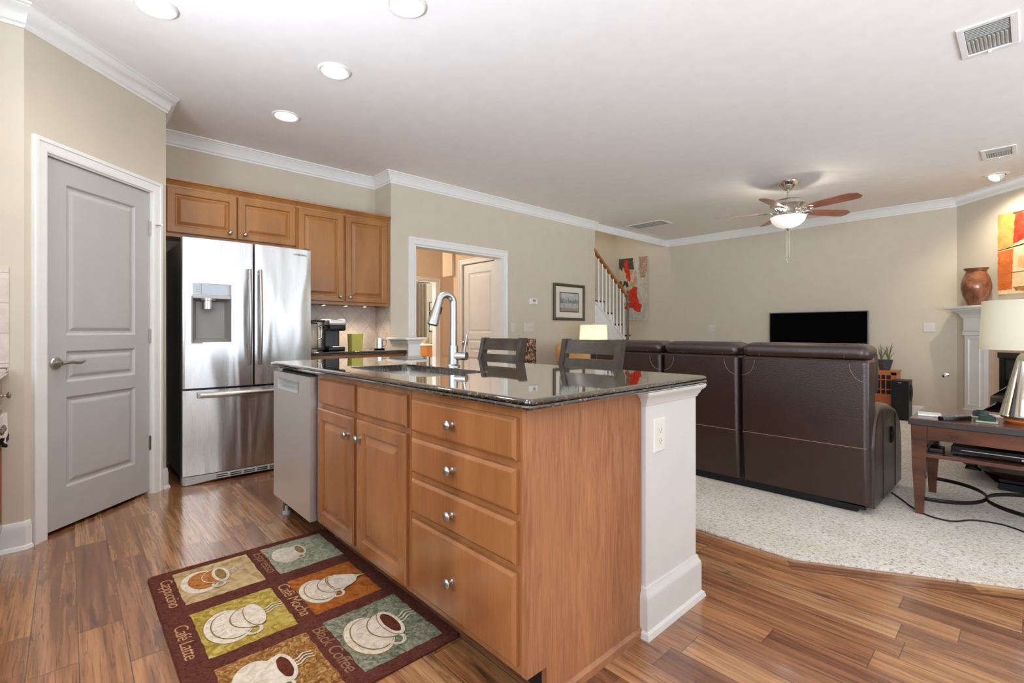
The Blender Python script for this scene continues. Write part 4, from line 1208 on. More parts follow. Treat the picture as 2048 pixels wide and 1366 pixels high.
cup('cap', 0.47, 0.27, 0.98, R_TAN, R_OUT, R_CRM)
cup('lat', 0.53, 0.32, 1.12, R_CRM, R_CRM, R_OUT)
cup('bot', 0.45, 0.32, 1.0, R_CRM, R_DRK, R_CRM)
cup('esp', 0.44, 0.27, 0.82, R_CRM, R_OUT, R_CRM)
cup('moc', 0.50, 0.25, 0.98, R_CRM, R_CRM, R_OUT, False, True)
cup('blk', 0.52, 0.32, 1.14, R_CRM, R_DRK, R_OUT)
for body, u, v, w, m in (('Cappuccino', -2.565, 0.294, 0.275, R_TXT), ('Café Latte', -2.135, 0.285, 0.245, R_TXT), ('Espresso', -2.575, 0.662, 0.25, R_TXT2), ('Café Mocha', -2.185, 0.655, 0.30, R_TXT), ('Black Coffee', -1.78, 0.652, 0.305, R_TXT2)):
    nb = Bld().text(body, 0.062, Matrix.Identity(4), None, 1.0, 0, 0.12, 0.9)
    wd = max(vv.co.x for vv in nb.bm.verts); nb.bm.free()
    b.text(body, 0.062, Matrix.Translation((u, v, TOP + 0.001)), m, w / wd, 0, 0.12, 0.9)
obj('woven_pile', b, parent=t, smooth=0)

# ------------------------------------------------------------------ bar stools


def stool(x, y, label):
    t = thing('bar_stool', label, 'bar stool', (x, y, 0), 0, 'bar stools behind the island')
    def post(px):
        pr = [(0.0, 0.02), (0.62, 0.0), (0.74, 0.003), (0.90, 0.026), (1.055, 0.062)]   # (z, lean back)
        b = Bld(); L = []
        for z, o in pr:
            d = 0.030 if z < 0.7 else 0.024
            w = 0.017 if z > 0.3 else 0.015
            yb = y + 0.20 + o
            L.append([(x + px - w, yb - d, z), (x + px + w, yb - d, z), (x + px + w, yb + d, z), (x + px - w, yb + d, z)])
        b.loft(L, M_STOOL); return b
    for s in (-1, 1): obj('rear_leg', post(s * 0.188), parent=t)
    for s in (-1, 1):
        b = Bld().loft([[(x + s * 0.18 - w, y - 0.19 - w, z), (x + s * 0.18 + w, y - 0.19 - w, z), (x + s * 0.18 + w, y - 0.19 + w, z), (x + s * 0.18 - w, y - 0.19 + w, z)] for z, w in ((0, 0.015), (0.60, 0.021))], M_STOOL)
        obj('front_leg', b, parent=t)

    def rail(z0, z1, o, name):
        b = Bld(); L = []
        for k in range(11):
            s = -1 + 2 * k / 10; xx = x + s * 0.175; c = 0.022 * (1 - s * s)
            ya = y + 0.20 + o + c
            L.append([(xx, ya - 0.010, z0), (xx, ya + 0.010, z0), (xx, ya + 0.010 + 0.028, z1), (xx, ya - 0.010 + 0.028, z1)])
        b.loft(L, M_STOOL); obj(name, b, parent=t)
    rail(0.972, 1.050, 0.034, 'back_rail'); rail(0.845, 0.944, 0.006, 'back_rail'); rail(0.76, 0.81, -0.012, 'back_rail')
    b = Bld(); b.loft([rrect(x - 0.205, x + 0.205, y - 0.22, y + 0.215, 0.04, 0.60), rrect(x - 0.21, x + 0.21, y - 0.225, y + 0.22, 0.04, 0.615), rrect(x - 0.205, x + 0.205, y - 0.22, y + 0.215, 0.05, 0.655), rrect(x - 0.19, x + 0.19, y - 0.18, y + 0.18, 0.05, 0.67)], M_LEATHD); obj('seat', b, parent=t)
    for z, yy in ((0.22, -0.19), (0.34, 0.205)):
        b = Bld().box(x - 0.17, x + 0.17, y + yy - 0.009, y + yy + 0.009, z - 0.016, z + 0.016, 0.003, M_STOOL); obj('stretcher', b, parent=t)
    for s in (-1, 1):
        b = Bld().box(x + s * 0.182 - 0.009, x + s * 0.182 + 0.009, y - 0.18, y + 0.19, 0.284, 0.316, 0.003, M_STOOL); obj('stretcher', b, parent=t)
    return t


st = stool(-2.40, 1.885, 'dark wooden bar stool behind the island, nearer the opening and the faucet')
dup(st, (-1.655, 1.885, 0), 'dark wooden bar stool behind the island, in front of the leather sofa')

# ------------------------------------------------------------------ reclining sofa
t = thing('reclining_sofa', 'dark brown leather three-seat reclining sofa seen from behind', 'sofa', (-1.65, 3.9, 0.013))


def pillow(b, x0, x1, y0, y1, z0, z1, r, m, puff=0.0, lean=0.0, n=8, seg=5):
    """rounded cushion; loops stacked in z"""
    L = []
    k = 7
    for i in range(k + 1):
        a = i / k
        ins = r * (1 - math.sin(min(a, 1 - a) / 0.5 * PI / 2)) if min(a, 1 - a) < 0.5 else 0
        ins = r * (1 - math.sqrt(max(0.0, 1 - (1 - min(1.0, min(a, 1 - a) * (z1 - z0) / r)) ** 2)))
        z = z0 + (z1 - z0) * a
        pf = puff * math.sin(PI * a)
        L.append([(px, py + lean * a, pz) for px, py, pz in rrect(x0 + ins - pf * 0.3, x1 - ins + pf * 0.3, y0 + ins - pf, y1 - ins + pf, min(r, 0.45 * (y1 - y0)), z, seg)])
    b.loft(L, m)


SZ = 0.013
secs = ((-2.655, -1.955), (-1.935, -1.368), (-1.350, -0.632))
for i, (x0, x1) in enumerate(secs):
    b = Bld()
    # outer back panel, leaning slightly, in two pieces either side of the seam
    def prof(zs): return [[(px, py - 0.015 + 0.0, pz) for px, py, pz in rrect(x0, x1, 3.425 - 0.022 * (z / 1.0) + (0.02 if z < 0.1 else 0), 3.60, 0.03, z)] for z in zs]
    b.loft(prof([0.075, 0.09, 0.412]), M_LEATH)
    b.loft(prof([0.4145, 0.55, 0.75, 0.88, 0.915]) + [[(px, py, pz) for px, py, pz in rrect(x0 + 0.012, x1 - 0.012, 3.40, 3.585, 0.03, 0.928)]], M_LEATH)
    bk = obj('back_panel', b, parent=t)
    b = Bld().tube([(x0 + 0.01, 3.401, 0.4132), (x1 - 0.01, 3.401, 0.4132)], 0.0024, M_STITCH, 6); obj('seam_stitching', b, parent=bk)
    for xs, sg in ((x0 + 0.008, 1), (x1 - 0.008, -1)):
        b = Bld().tube([(xs + sg * 0.085 * math.sin(PI / 2 * k / 10), 3.3855 + 0.003 * (1 - k / 10), 0.80 + 0.105 * (1 - math.cos(PI / 2 * k / 10))) for k in range(11)], 0.0015, M_STITCH, 6)
        obj('corner_stitching', b, parent=bk)
    b = Bld(); pillow(b, x0 + 0.004, x1 - 0.004, 3.395, 3.66, 0.915, 1.022, 0.045, M_LEATH, 0.006)
    mid = (x0 + x1) / 2
    for xx in ((x0 + 0.12, x1 - 0.12) if i != 1 else (x0 + 0.16, x1 - 0.11)):
        b.tube([(xx, 3.3935, 0.935), (xx + 0.004, 3.392, 0.965), (xx + 0.002, 3.40, 0.995), (xx, 3.43, 1.019)], 0.0025, M_LEATHD, 6)
    obj('head_roll', b, parent=t)
    b = Bld(); pillow(b, x0 + 0.03, x1 - 0.03, 3.57, 3.74, 0.45, 0.93, 0.06, M_LEATH, 0.02)
    pillow(b, x0 + 0.015, x1 - 0.006, 3.56, 3.70, 0.68, 1.0, 0.05, M_LEATH, 0.015); obj('back_cushion', b, parent=t)
    b = Bld(); pillow(b, x0 + (0.19 if i == 0 else 0.01), x1 - (0.19 if i == 2 else 0.01), 3.62, 4.28, 0.24, 0.47, 0.07, M_LEATH, 0.01); obj('seat_cushion', b, parent=t)
    b = Bld(); pillow(b, x0 + (0.20 if i == 0 else 0.012), x1 - (0.20 if i == 2 else 0.012), 4.20, 4.34, 0.09, 0.44, 0.05, M_LEATH, 0.01); obj('footrest', b, parent=t)
for s, xo in ((1, -0.618), (-1, -2.669)):
    xi = xo - s * 0.20
    top = [(3.475, 0.46), (3.52, 0.56), (3.58, 0.632), (3.68, 0.655), (3.85, 0.645), (4.02, 0.62), (4.16, 0.585), (4.26, 0.53), (4.31, 0.44), (4.325, 0.30)]
    L = []
    xs = [(xo, 0.05), (xo, 0.028), (xo - s * 0.022, 0.006), (xo - s * 0.10, 0.0), (xi + s * 0.022, 0.006), (xi, 0.028)]
    out = []
    for y, z in top:
        out.append([(xs[0][0], y, 0.055), (xo, y, z - 0.05), (xo - s * 0.010, y, z - 0.024), (xo - s * 0.035, y, z - 0.006), (xo - s * 0.10, y, z), (xi + s * 0.035, y, z - 0.006), (xi + s * 0.010, y, z - 0.024), (xi, y, z - 0.05), (xi, y, 0.055)])
    first = [(xo - s * (0.10 + (p[0] - (xo - s * 0.10)) * -s * 0.72), 3.455, 0.06 + (p[2] - 0.055) * 0.9) for p in out[0]]
    last = [(xo - s * 0.10 + (p[0] - (xo - s * 0.10)) * 0.8, 4.335, 0.075 + (p[2] - 0.055) * 0.8) for p in out[-1]]
    b = Bld().loft([first] + out + [last], M_LEATH)
    a = obj('arm', b, parent=t, smooth=50)
    b = Bld()
    for yy, zt in ((3.72, 0.60), (4.10, 0.55)): b.tube([(xo + s * 0.001, yy, 0.06), (xo + s * 0.001, yy, zt)], 0.003, M_LEATHD, 6)
    obj('arm_seam', b, parent=a)
    if s == 1:
        AMm = frame((xo, 0, 0), (0, 1, 0), (1, 0, 0))
        b = Bld().lathe([(0, 0), (0.040, 0), (0.044, 0.004), (0.038, 0.008), (0.03, 0.003), (0, 0.002)], m=M_BLACK, M=Matrix.Translation((xo, 3.97, 0.42)) @ Matrix.Rotation(PI / 2, 4, 'Y') , sx=1.3, sy=0.8)
        b.box(xo, xo + 0.014, 3.955, 3.99, 0.425, 0.435, 0.003, M_BLACKM)
        obj('recline_lever', b, parent=a)
b = Bld().box(-2.62, -0.70, 3.47, 4.25, SZ, 0.10, 0.01, M_BLACKM)
b.box(-2.63, -0.66, 3.455, 3.50, 0.04, 0.09, 0, M_BLACKM)
for xg in (-1.945, -1.359): b.box(xg - 0.02, xg + 0.02, 3.46, 3.62, 0.06, 0.88, 0, M_BLACKM)
obj('base_frame', b, parent=t)

# ------------------------------------------------------------------ sofa table with its lamp
TX0, TX1, TY0, TY1, TZ = -0.495, 0.86, 3.685, 4.345, 0.582
t = thing('sofa_table', 'reddish brown console table with tapered legs and hoop stretchers behind the sofa arm', 'table', (0.18, 4.0, SZ))
b = Bld()
b.loft([rrect(TX0 + 0.004, TX1 - 0.004, TY0 + 0.004, TY1 - 0.004, 0.006, TZ - 0.040), rrect(TX0, TX1, TY0, TY1, 0.006, TZ - 0.036), rrect(TX0, TX1, TY0, TY1, 0.006, TZ - 0.006)], M_TABLED)
b.loft([rrect(TX0, TX1, TY0, TY1, 0.006, TZ - 0.006), rrect(TX0 + 0.006, TX1 - 0.006, TY0 + 0.006, TY1 - 0.006, 0.006, TZ)], M_TABLE)
obj('tabletop', b, parent=t)
for lx in (-0.447, 0.815):
    for ly in (3.735, 4.295):
        b = Bld(); b.loft([[(lx + i * w, ly + j * w, z) for i, j in ((-1, -1), (1, -1), (1, 1), (-1, 1))] for z, w in ((SZ, 0.019), (0.30, 0.032), (TZ - 0.04, 0.037))], M_TABLE); obj('leg', b, parent=t)
b = Bld()
for yy in (3.712, 4.318): b.box(-0.41, 0.78, yy - 0.010, yy + 0.010, 0.462, TZ - 0.04, 0.002, M_TABLE)
for xx in (-0.47, 0.838): b.box(xx - 0.010, xx + 0.010, 3.77, 4.26, 0.462, TZ - 0.04, 0.002, M_TABLE)
obj('apron', b, parent=t)
b = Bld().box(-0.425, 0.79, 3.71, 4.315, 0.357, 0.378, 0.003, M_TABLE); obj('shelf', b, parent=t)
iron = pm('dark_iron', rgb(38, 33, 31), 0.4, 0.7)
for cx, r in ((-0.425, 0.25), (0.075, 0.25), (0.79, 0.0)):
    if r == 0: continue
    b = Bld()
    if cx < 0: pts = [(cx + 0.25 * math.cos(a), 4.015 + 0.28 * math.sin(a), 0.105) for a in [(-PI / 2 + PI * k / 28) for k in range(29)]]; b.tube(pts, 0.009, iron, 8, False, flat=(0.7, 1.3))
    else:
        pts = [(0.185 + 0.36 * math.cos(2 * PI * k / 44), 4.015 + 0.28 * math.sin(2 * PI * k / 44), 0.105) for k in range(44)]; b.tube(pts, 0.009, iron, 8, True, flat=(0.7, 1.3))
    obj('hoop_stretcher', b, parent=t)
b = Bld(); b.tube([(0.79 - 0.245 * math.cos(a), 4.015 + 0.28 * math.sin(a), 0.105) for a in [(-PI / 2 + PI * k / 28) for k in range(29)]], 0.009, iron, 8, flat=(0.7, 1.3)); obj('hoop_stretcher', b, parent=t)

LX, LY = -0.012, 3.95
t = thing('table_lamp', 'mercury glass cone table lamp with a cream drum shade on the sofa table', 'lamp', (LX, LY, TZ), 0, 'table lamps')
merc = pm('mercury_glass', (0.86, 0.87, 0.84, 1), 0.07, 1.0, var=0.06, vscale=5, bump=0.12, bscale=6)
b = Bld().lathe([(0, TZ), (0.085, TZ), (0.095, TZ + 0.012), (0.088, TZ + 0.026), (0, TZ + 0.026)], (LX, LY, 0), 30, M_ORANGE); obj('wooden_foot', b, parent=t)
b = Bld().lathe([(0, TZ + 0.026), (0.104, TZ + 0.028), (0.110, TZ + 0.040), (0.106, TZ + 0.055), (0.045, TZ + 0.345), (0.036, TZ + 0.375), (0.022, TZ + 0.392), (0, TZ + 0.395)], (LX, LY, 0), 36, merc); obj('glass_body', b, parent=t)
b = Bld().lathe([(0, TZ + 0.39), (0.013, TZ + 0.39), (0.013, TZ + 0.46), (0.004, TZ + 0.46), (0.004, TZ + 0.715), (0.010, TZ + 0.72), (0.012, TZ + 0.735), (0.006, TZ + 0.748), (0, TZ + 0.75)], (LX, LY, 0), 16, M_NI)
for k in range(3): b.tube([(LX, LY, TZ + 0.705), (LX + 0.168 * math.cos(k * 2.1), LY + 0.168 * math.sin(k * 2.1), TZ + 0.690)], 0.003, M_NI, 6)
obj('stem_and_finial', b, parent=t)
b = Bld().lathe([(0.192, 0.995), (0.194, 0.995), (0.182, 1.272), (0.180, 1.272)], (LX, LY, 0), 48, M_SHADE)
b.bm.faces.ensure_lookup_table()
obj('lamp_shade', b, parent=t)
point('lamp_bulb', (LX, LY, 1.12), 0.6, WARM, 0.03)

t = thing('white_remote', 'slim white remote control lying on the sofa table', 'remote', (-0.42, 3.89, TZ))
Mr = Matrix.Translation((-0.42, 3.89, TZ)) @ Matrix.Rotation(0.12, 4, 'Z')
b = Bld().box(-0.055, 0.055, -0.06, 0.06, 0, 0.012, 0.004, M_WHITEP, Mr); obj('casing', b, parent=t)
t = thing('remote_control', 'chunky black remote control on the sofa table, right of the white one', 'remote', (-0.295, 3.80, TZ))
Mr = Matrix.Translation((-0.295, 3.80, TZ)) @ Matrix.Rotation(1.05, 4, 'Z')
b = Bld().loft([rrect(-0.11, 0.10, -0.024, 0.024, 0.02, 0.0), rrect(-0.112, 0.102, -0.026, 0.026, 0.02, 0.012), rrect(-0.11, 0.10, -0.022, 0.022, 0.018, 0.022)], M_BLACK, M=Mr); obj('casing', b, parent=t)
b = Bld()
for i in range(5):
    for j in (-1, 0, 1): b.box(-0.085 + i * 0.035 - 0.007, -0.085 + i * 0.035 + 0.007, j * 0.013 - 0.004, j * 0.013 + 0.004, 0.021, 0.0245, 0.001, M_GREYP, Mr)
obj('buttons', b, parent=t)
gg = pm('green_glass', rgb(196, 206, 170), 0.1, trans=0.4, ior=1.4)
for k, (x, y, z, lab) in enumerate(((-0.165, 3.83, TZ, 'green glass candle holder on the sofa table, nearer the table edge'), (-0.20, 4.02, TZ, 'green glass candle holder on the sofa table, farther from the edge'))):
    if k == 0:
        ch = thing('candle_holder', lab, 'candle holder', (x, y, z), 0, 'green candle holders on the sofa table')
        b = Bld().box(x - 0.046, x + 0.046, y - 0.046, y + 0.046, TZ, TZ + 0.010, 0.004, gg); obj('glass_plate', b, parent=ch)
        b = Bld().lathe([(0, TZ + 0.010), (0.034, TZ + 0.010), (0.038, TZ + 0.016), (0.032, TZ + 0.040), (0.026, TZ + 0.040), (0.028, TZ + 0.02), (0, TZ + 0.018)], (x, y, 0), 8, pm('dark_green_glass', rgb(44, 62, 56), 0.08)); obj('votive_cup', b, parent=ch)
        b = Bld().lathe([(0, TZ + 0.018), (0.024, TZ + 0.02), (0.024, TZ + 0.034), (0, TZ + 0.034)], (x, y, 0), 16, M_BLACK); obj('candle', b, parent=ch)
    else: dup(ch, (x, y, z), lab)
t = thing('paper_sheet', 'white paper lying on the sofa table behind the candle holders', 'paper', (-0.10, 4.14, TZ))
b = Bld().box(-0.18, -0.03, 4.09, 4.20, TZ, TZ + 0.002, 0, M_WHITEP); obj('sheet', b, parent=t)
t = thing('disc_player', 'flat black disc player on the shelf of the sofa table', 'disc player', (0.0, 3.93, 0.378))
b = Bld().box(-0.315, 0.13, 3.80, 4.16, 0.384, 0.428, 0.006, M_BLACK); b.box(-0.312, 0.127, 3.796, 3.802, 0.387, 0.425, 0.001, pm('gloss_black', rgb(20, 20, 22), 0.08))
b.box(-0.27, 0.0, 3.794, 3.797, 0.408, 0.412, 0, M_LGREY); obj('case', b, parent=t)
for x in (-0.28, 0.10):
    for y in (3.83, 4.12): b = Bld().lathe([(0, 0.378), (0.012, 0.378), (0.012, 0.386), (0, 0.386)], (x, y, 0), 12, M_BLACKM); obj('foot', b, parent=t)
b = Bld().box(-0.03, 0.02, 3.7925, 3.797, 0.392, 0.402, 0.001, M_LGREY); obj('button', b, parent=t)
t = thing('cable_box', 'small black box on the shelf of the sofa table beside the leg', 'box', (-0.385, 3.85, 0.378))
b = Bld().box(-0.415, -0.35, 3.79, 3.91, 0.378, 0.40, 0.004, M_BLACK); obj('case', b, parent=t)
t = thing('power_cord', 'black power cord running over the carpet under the sofa table', 'cord', (-0.3, 3.8, SZ))
b = Bld(); P = [(-0.63, 4.05, 0.0185), (-0.56, 3.93, 0.0185), (-0.49, 3.80, 0.0185), (-0.40, 3.70, 0.0185), (-0.30, 3.69, 0.0185), (-0.22, 3.80, 0.0185), (-0.10, 3.83, 0.0185), (0.02, 3.76, 0.0185), (0.15, 3.78, 0.0185), (0.4, 3.9, 0.0185)]
Q = []
for i in range(len(P) - 1):
    for k in range(6):
        s = k / 6; a = Vector(P[max(i - 1, 0)]); c0 = Vector(P[i]); c1_ = Vector(P[i + 1]); d = Vector(P[min(i + 2, len(P) - 1)])
        Q.append(0.5 * ((2 * c0) + (-a + c1_) * s + (2 * a - 5 * c0 + 4 * c1_ - d) * s * s + (-a + 3 * c0 - 3 * c1_ + d) * s ** 3))
b.tube(Q, 0.0045, M_BLACKM, 8); obj('cable', b, parent=t)

# dark recliner beyond the table
t = thing('recliner_chair', 'dark brown leather recliner armchair behind the sofa table', 'armchair', (0.25, 5.0, SZ))
for i, (y0, y1) in enumerate(((4.62, 4.82), (5.33, 5.53))):
    b = Bld(); pillow(b, -0.25 if i == 0 else -0.215, 0.62, y0, y1, 0.07, 0.60 if i == 0 else 0.66, 0.09, M_LEATH, 0.01); obj('arm', b, parent=t)
b = Bld(); pillow(b, -0.29, 0.45, 4.83, 5.32, 0.22, 0.47, 0.07, M_LEATHD, 0.01); obj('seat_cushion', b, parent=t)
b = Bld(); pillow(b, -0.34, -0.23, 4.83, 5.32, 0.08, 0.40, 0.05, M_LEATHD, 0.01); obj('footrest', b, parent=t)
b = Bld(); pillow(b, 0.42, 0.72, 4.80, 5.35, 0.25, 1.0, 0.09, M_LEATHD, 0.01); obj('backrest', b, parent=t)
b = Bld().box(-0.15, 0.6, 4.68, 5.47, SZ, 0.09, 0.01, M_BLACKM); obj('base_frame', b, parent=t)
# ------------------------------------------------------------------ television wall
t = thing('television', 'large flat black television with a thin silver frame on the far wall', 'television', (-2.12, 8.0, 0.66))
x0, x1, z0, z1 = -2.745, -1.490, 0.672, 1.381
b = Bld().box(x0, x1, 7.985, 8.005, z0, z1, 0.004, M_DGREY); b.box(x0 + 0.2, x1 - 0.2, 8.0, 8.038, z0 + 0.1, z1 - 0.15, 0.01, M_BLACKM); obj('housing', b, parent=t)
b = Bld()
TM = frame((0, 7.985, 0), (1, 0, 0), (0, -1, 0))
b.panel(x0, x1, z0, z1, [(0, 0), (0, 0.003), (0.010, 0.004), (0.011, 0.001), (0.012, 0.001)], TM, pm('silver_frame', (0.2, 0.2, 0.2, 1), 0.45, 0.8)); obj('frame', b, parent=t)
b = Bld().box(x0 + 0.012, x1 - 0.012, 7.9825, 7.986, z0 + 0.012, z1 - 0.012, 0, pm('dark_screen', rgb(5, 5, 6), 0.9, spec=0.05)); obj('screen', b, parent=t)

# orange media cabinet with lattice door, plant, subwoofer
t = thing('lattice_cabinet', 'small orange wooden cabinet with a lattice door beside the subwoofer', 'cabinet', (-1.26, 7.75, SZ))
cx0, cx1, cy0, cy1, cz1 = -1.535, -1.15, 7.70, 8.0, 0.592
b = Bld().box(cx0, cx1, cy0 + 0.02, cy1, SZ, cz1 - 0.02, 0.003, M_ORANGE); b.box(cx0 - 0.01, cx1 + 0.01, cy0 - 0.005, cy1 + 0.005, cz1 - 0.022, cz1, 0.004, M_ORANGE)
b.box(cx0 + 0.07, cx1 - 0.055, cy0 + 0.016, cy0 + 0.021, 0.29, 0.535, 0, M_BLACKM); obj('carcass', b, parent=t)
b = Bld()
for u0, u1, z0, z1 in ((cx0, cx0 + 0.07, SZ, cz1 - 0.022), (cx1 - 0.055, cx1, SZ, cz1 - 0.022), (cx0, cx1, 0.535, cz1 - 0.022), (cx0, cx1, 0.255, 0.29), (cx0, cx1, SZ, 0.07)): b.box(u0, u1, cy0, cy0 + 0.02, z0, z1, 0.001, M_ORANGE)
b.box(cx0 + 0.07, cx1 - 0.055, cy0 + 0.006, cy0 + 0.018, 0.07, 0.255, 0, M_ORANGE)
for k in range(1, 5):
    x = cx0 + 0.07 + (cx1 - cx0 - 0.125) * k / 5; b.box(x - 0.006, x + 0.006, cy0 + 0.004, cy0 + 0.014, 0.29, 0.535, 0, M_ORANGE)
for z in (0.35, 0.475): b.box(cx0 + 0.07, cx1 - 0.055, cy0 + 0.003, cy0 + 0.013, z - 0.006, z + 0.006, 0, M_ORANGE)
obj('lattice_door', b, parent=t)
b = Bld().lathe([(0, 0), (0.012, 0), (0.012, 0.015), (0, 0.018)], m=M_NI, M=toaxis((cx0 + 0.05, cy0, 0.32), (0, -1, 0))); obj('knob', b, parent=t)
px, py, pz = -1.285, 7.82, cz1
t = thing('potted_aloe', 'small aloe plant in a dark glazed pot on the orange cabinet', 'plant', (px, py, pz))
glaze = pm('dark_glaze', rgb(70, 70, 76), 0.2, var=0.2, vscale=20)
b = Bld().lathe([(0, pz), (0.052, pz), (0.060, pz + 0.02), (0.085, pz + 0.12), (0.088, pz + 0.135), (0.080, pz + 0.135), (0.074, pz + 0.115), (0, pz + 0.112)], (px, py, 0), 28, glaze); obj('pot', b, parent=t)
b = Bld().lathe([(0, pz + 0.112), (0.073, pz + 0.114), (0.06, pz + 0.122), (0, pz + 0.124)], (px, py, 0), 20, mottled('potting_soil', [(0.3, rgb(70, 52, 38)), (0.7, rgb(150, 128, 96))], 90)); obj('soil', b, parent=t)
leaf = pm('aloe_green', rgb(98, 112, 66), 0.45, var=0.25, vscale=12)
rnd = random.Random(3)
for k in range(17):
    ang = k * 2.4; h = rnd.uniform(0.11, 0.25); sp = rnd.uniform(0.02, 0.10); bx = px + (0.038 if k % 2 else -0.038)
    pts = []; rs = []
    for j in range(8):
        s = j / 7; pts.append((bx + math.cos(ang) * sp * s ** 1.5, py + math.sin(ang) * sp * s ** 1.5, pz + 0.115 + h * s)); rs.append(0.011 * (1 - s) ** 0.7 + 0.0008)
    b = Bld().tube(pts, rs, leaf, 7, flat=(1.0, 0.55)); obj('leaf', b, parent=t)
t = thing('subwoofer', 'black floor-standing subwoofer speaker against the far wall', 'speaker', (-1.08, 7.56, SZ))
b = Bld().box(-1.163, -0.99, 7.44, 7.68, SZ + 0.008, 0.498, 0.006, pm('black_ash', rgb(30, 30, 31), 0.45)); obj('cabinet_box', b, parent=t)
b = Bld().box(-1.161, -0.992, 7.433, 7.443, SZ + 0.012, 0.495, 0.004, M_BLACK); obj('front_baffle', b, parent=t)
b = Bld().lathe([(0.048, 0), (0.050, 0.004), (0.042, 0.004), (0.034, -0.012), (0, -0.013)], m=M_BLACKM, M=toaxis((-1.076, 7.432, 0.245), (0, -1, 0))); obj('bass_port', b, parent=t)
b = Bld().lathe([(0, -0.0005), (0.100, 0.0), (0.102, 0.006), (0.092, 0.008), (0.06, 0.001), (0.03, 0.012), (0, 0.014)], m=M_BLACKM, M=toaxis((-0.99, 7.57, 0.345), (1, 0, 0))); obj('driver', b, parent=t)
b = Bld().box(-1.095, -1.06, 7.431, 7.434, 0.468, 0.474, 0, M_LGREY); obj('badge', b, parent=t)
for x in (-1.14, -1.01):
    for y in (7.47, 7.65): b = Bld().lathe([(0, SZ), (0.014, SZ), (0.014, SZ + 0.01), (0, SZ + 0.01)], (x, y, 0), 12, M_BLACKM); obj('foot', b, parent=t)

# wall plates
VM = frame((0, 8.04, 0), (1, 0, 0), (0, -1, 0)); WM2 = frame((-4.49, 0, 0), (0, 1, 0), (1, 0, 0))
outlet(VM, -3.672, 1.148, 0.115, 0.115, 'white switch plate on the far wall, between painting and television', False, 'white switch plates', 'switch_plate', 'switch', 2)
outlet(VM, -0.871, 1.145, 0.115, 0.115, 'white switch plate on the far wall above the fireplace key valve', False, 'white switch plates', 'switch_plate', 'switch', 1)
outlet(WM2, 4.18, 1.147, 0.075, 0.118, 'white single switch plate beside the opening casing', False, 'white switch plates', 'switch_plate', 'switch', 1)
outlet(WM2, 4.465, 1.150, 0.165, 0.118, 'wide white switch plate on the wall under the thermostat', False, 'white switch plates', 'switch_plate', 'switch', 3)
t = thing('gas_key_valve', 'small chrome gas key valve on the far wall near the fireplace', 'valve', (-0.715, 8.04, 0.54))
b = Bld().lathe([(0, 0), (0.034, 0), (0.034, 0.004), (0.018, 0.008), (0.016, 0.02), (0.008, 0.022), (0, 0.018)], m=M_CHROME, M=toaxis((-0.715, 8.04, 0.545), (0, -1, 0))); obj('flange', b, parent=t)
t = thing('thermostat', 'white wall thermostat with a grey display above the switches', 'thermostat', (-4.49, 4.535, 1.45))
b = Bld(); b.panel(4.465, 4.61, 1.452, 1.530, [(0, 0), (0, 0.020), (0.006, 0.026), (0.008, 0.0265)], WM2, M_WHITEP); obj('housing', b, parent=t)
b = Bld().box(4.515, 4.565, 0.0262, 0.0275, 1.488, 1.518, 0, M_GREYP, WM2); obj('display', b, parent=t)
b = Bld()
for u in (4.52, 4.54, 4.56): b.box(u - 0.006, u + 0.006, 0.0262, 0.028, 1.466, 1.474, 0.001, M_LGREY, WM2)
obj('buttons', b, parent=t)

# framed etching on the opening wall
t = thing('framed_picture', 'framed grey landscape print with a cream mat on the wall over the tan chair', 'picture', (-4.49, 5.27, 1.25))
u0, u1, v0, v1 = 4.93, 5.605, 1.25, 1.768
fr = pm('bronze_frame', rgb(92, 80, 66), 0.35, 0.3)
b = Bld(); b.panel(u0, u1, v0, v1, [(0, 0), (0, 0.030), (0.008, 0.036), (0.020, 0.036), (0.032, 0.024), (0.040, 0.022), (0.040, 0.008), (0.041, 0.008)], WM2, fr); obj('frame', b, parent=t)
b = Bld().box(u0 + 0.038, u1 - 0.038, 0.006, 0.012, v0 + 0.038, v1 - 0.038, 0, pm('cream_mat', rgb(222, 214, 196), 0.8), WM2); b.panel(u0 + 0.13, u1 - 0.13, v0 + 0.118, v1 - 0.118, [(0, 0.012), (0, 0.016), (0.012, 0.016), (0.014, 0.013)], WM2, fr); obj('mat', b, parent=t)
skyc = mottled('print_sky', [(0.3, rgb(164, 168, 166)), (0.7, rgb(196, 198, 194))], 9, 0.6, bump=0.0)
treec = mottled('print_trees', [(0.35, rgb(104, 108, 100)), (0.65, rgb(158, 160, 152))], 30, 0.6, bump=0.0)
watc = mottled('print_water', [(0.35, rgb(140, 140, 138)), (0.65, rgb(192, 192, 188))], 16, 0.6, bump=0.0)
b = Bld(); a0, a1, z0, z1 = u0 + 0.143, u1 - 0.143, v0 + 0.131, v1 - 0.131
b.poly([(a0, 0.0150, z0), (a1, 0.0150, z0), (a1, 0.0150, z1), (a0, 0.0150, z1)], skyc, WM2)
top = [(a0, z0 + 0.115)]
for k in range(25): top.append((a0 + (a1 - a0) * k / 24, z0 + 0.165 + 0.022 * math.sin(k * 1.9) + 0.012 * math.sin(k * 0.7)))
top.append((a1, z0 + 0.115))
b.poly([(x, 0.0156, z) for x, z in top], treec, WM2)
b.poly([(a0, 0.0154, z0), (a1, 0.0154, z0), (a1, 0.0154, z0 + 0.118), (a0, 0.0154, z0 + 0.118)], watc, WM2)
b.poly([(a0, 0.0160, z0), (a1, 0.0160, z0), (a1, 0.0160, z0 + 0.035), (a0, 0.0160, z0 + 0.05)], pm('print_bank', rgb(150, 134, 124), 0.7), WM2)
obj('print', b, parent=t)

# abstract canvases


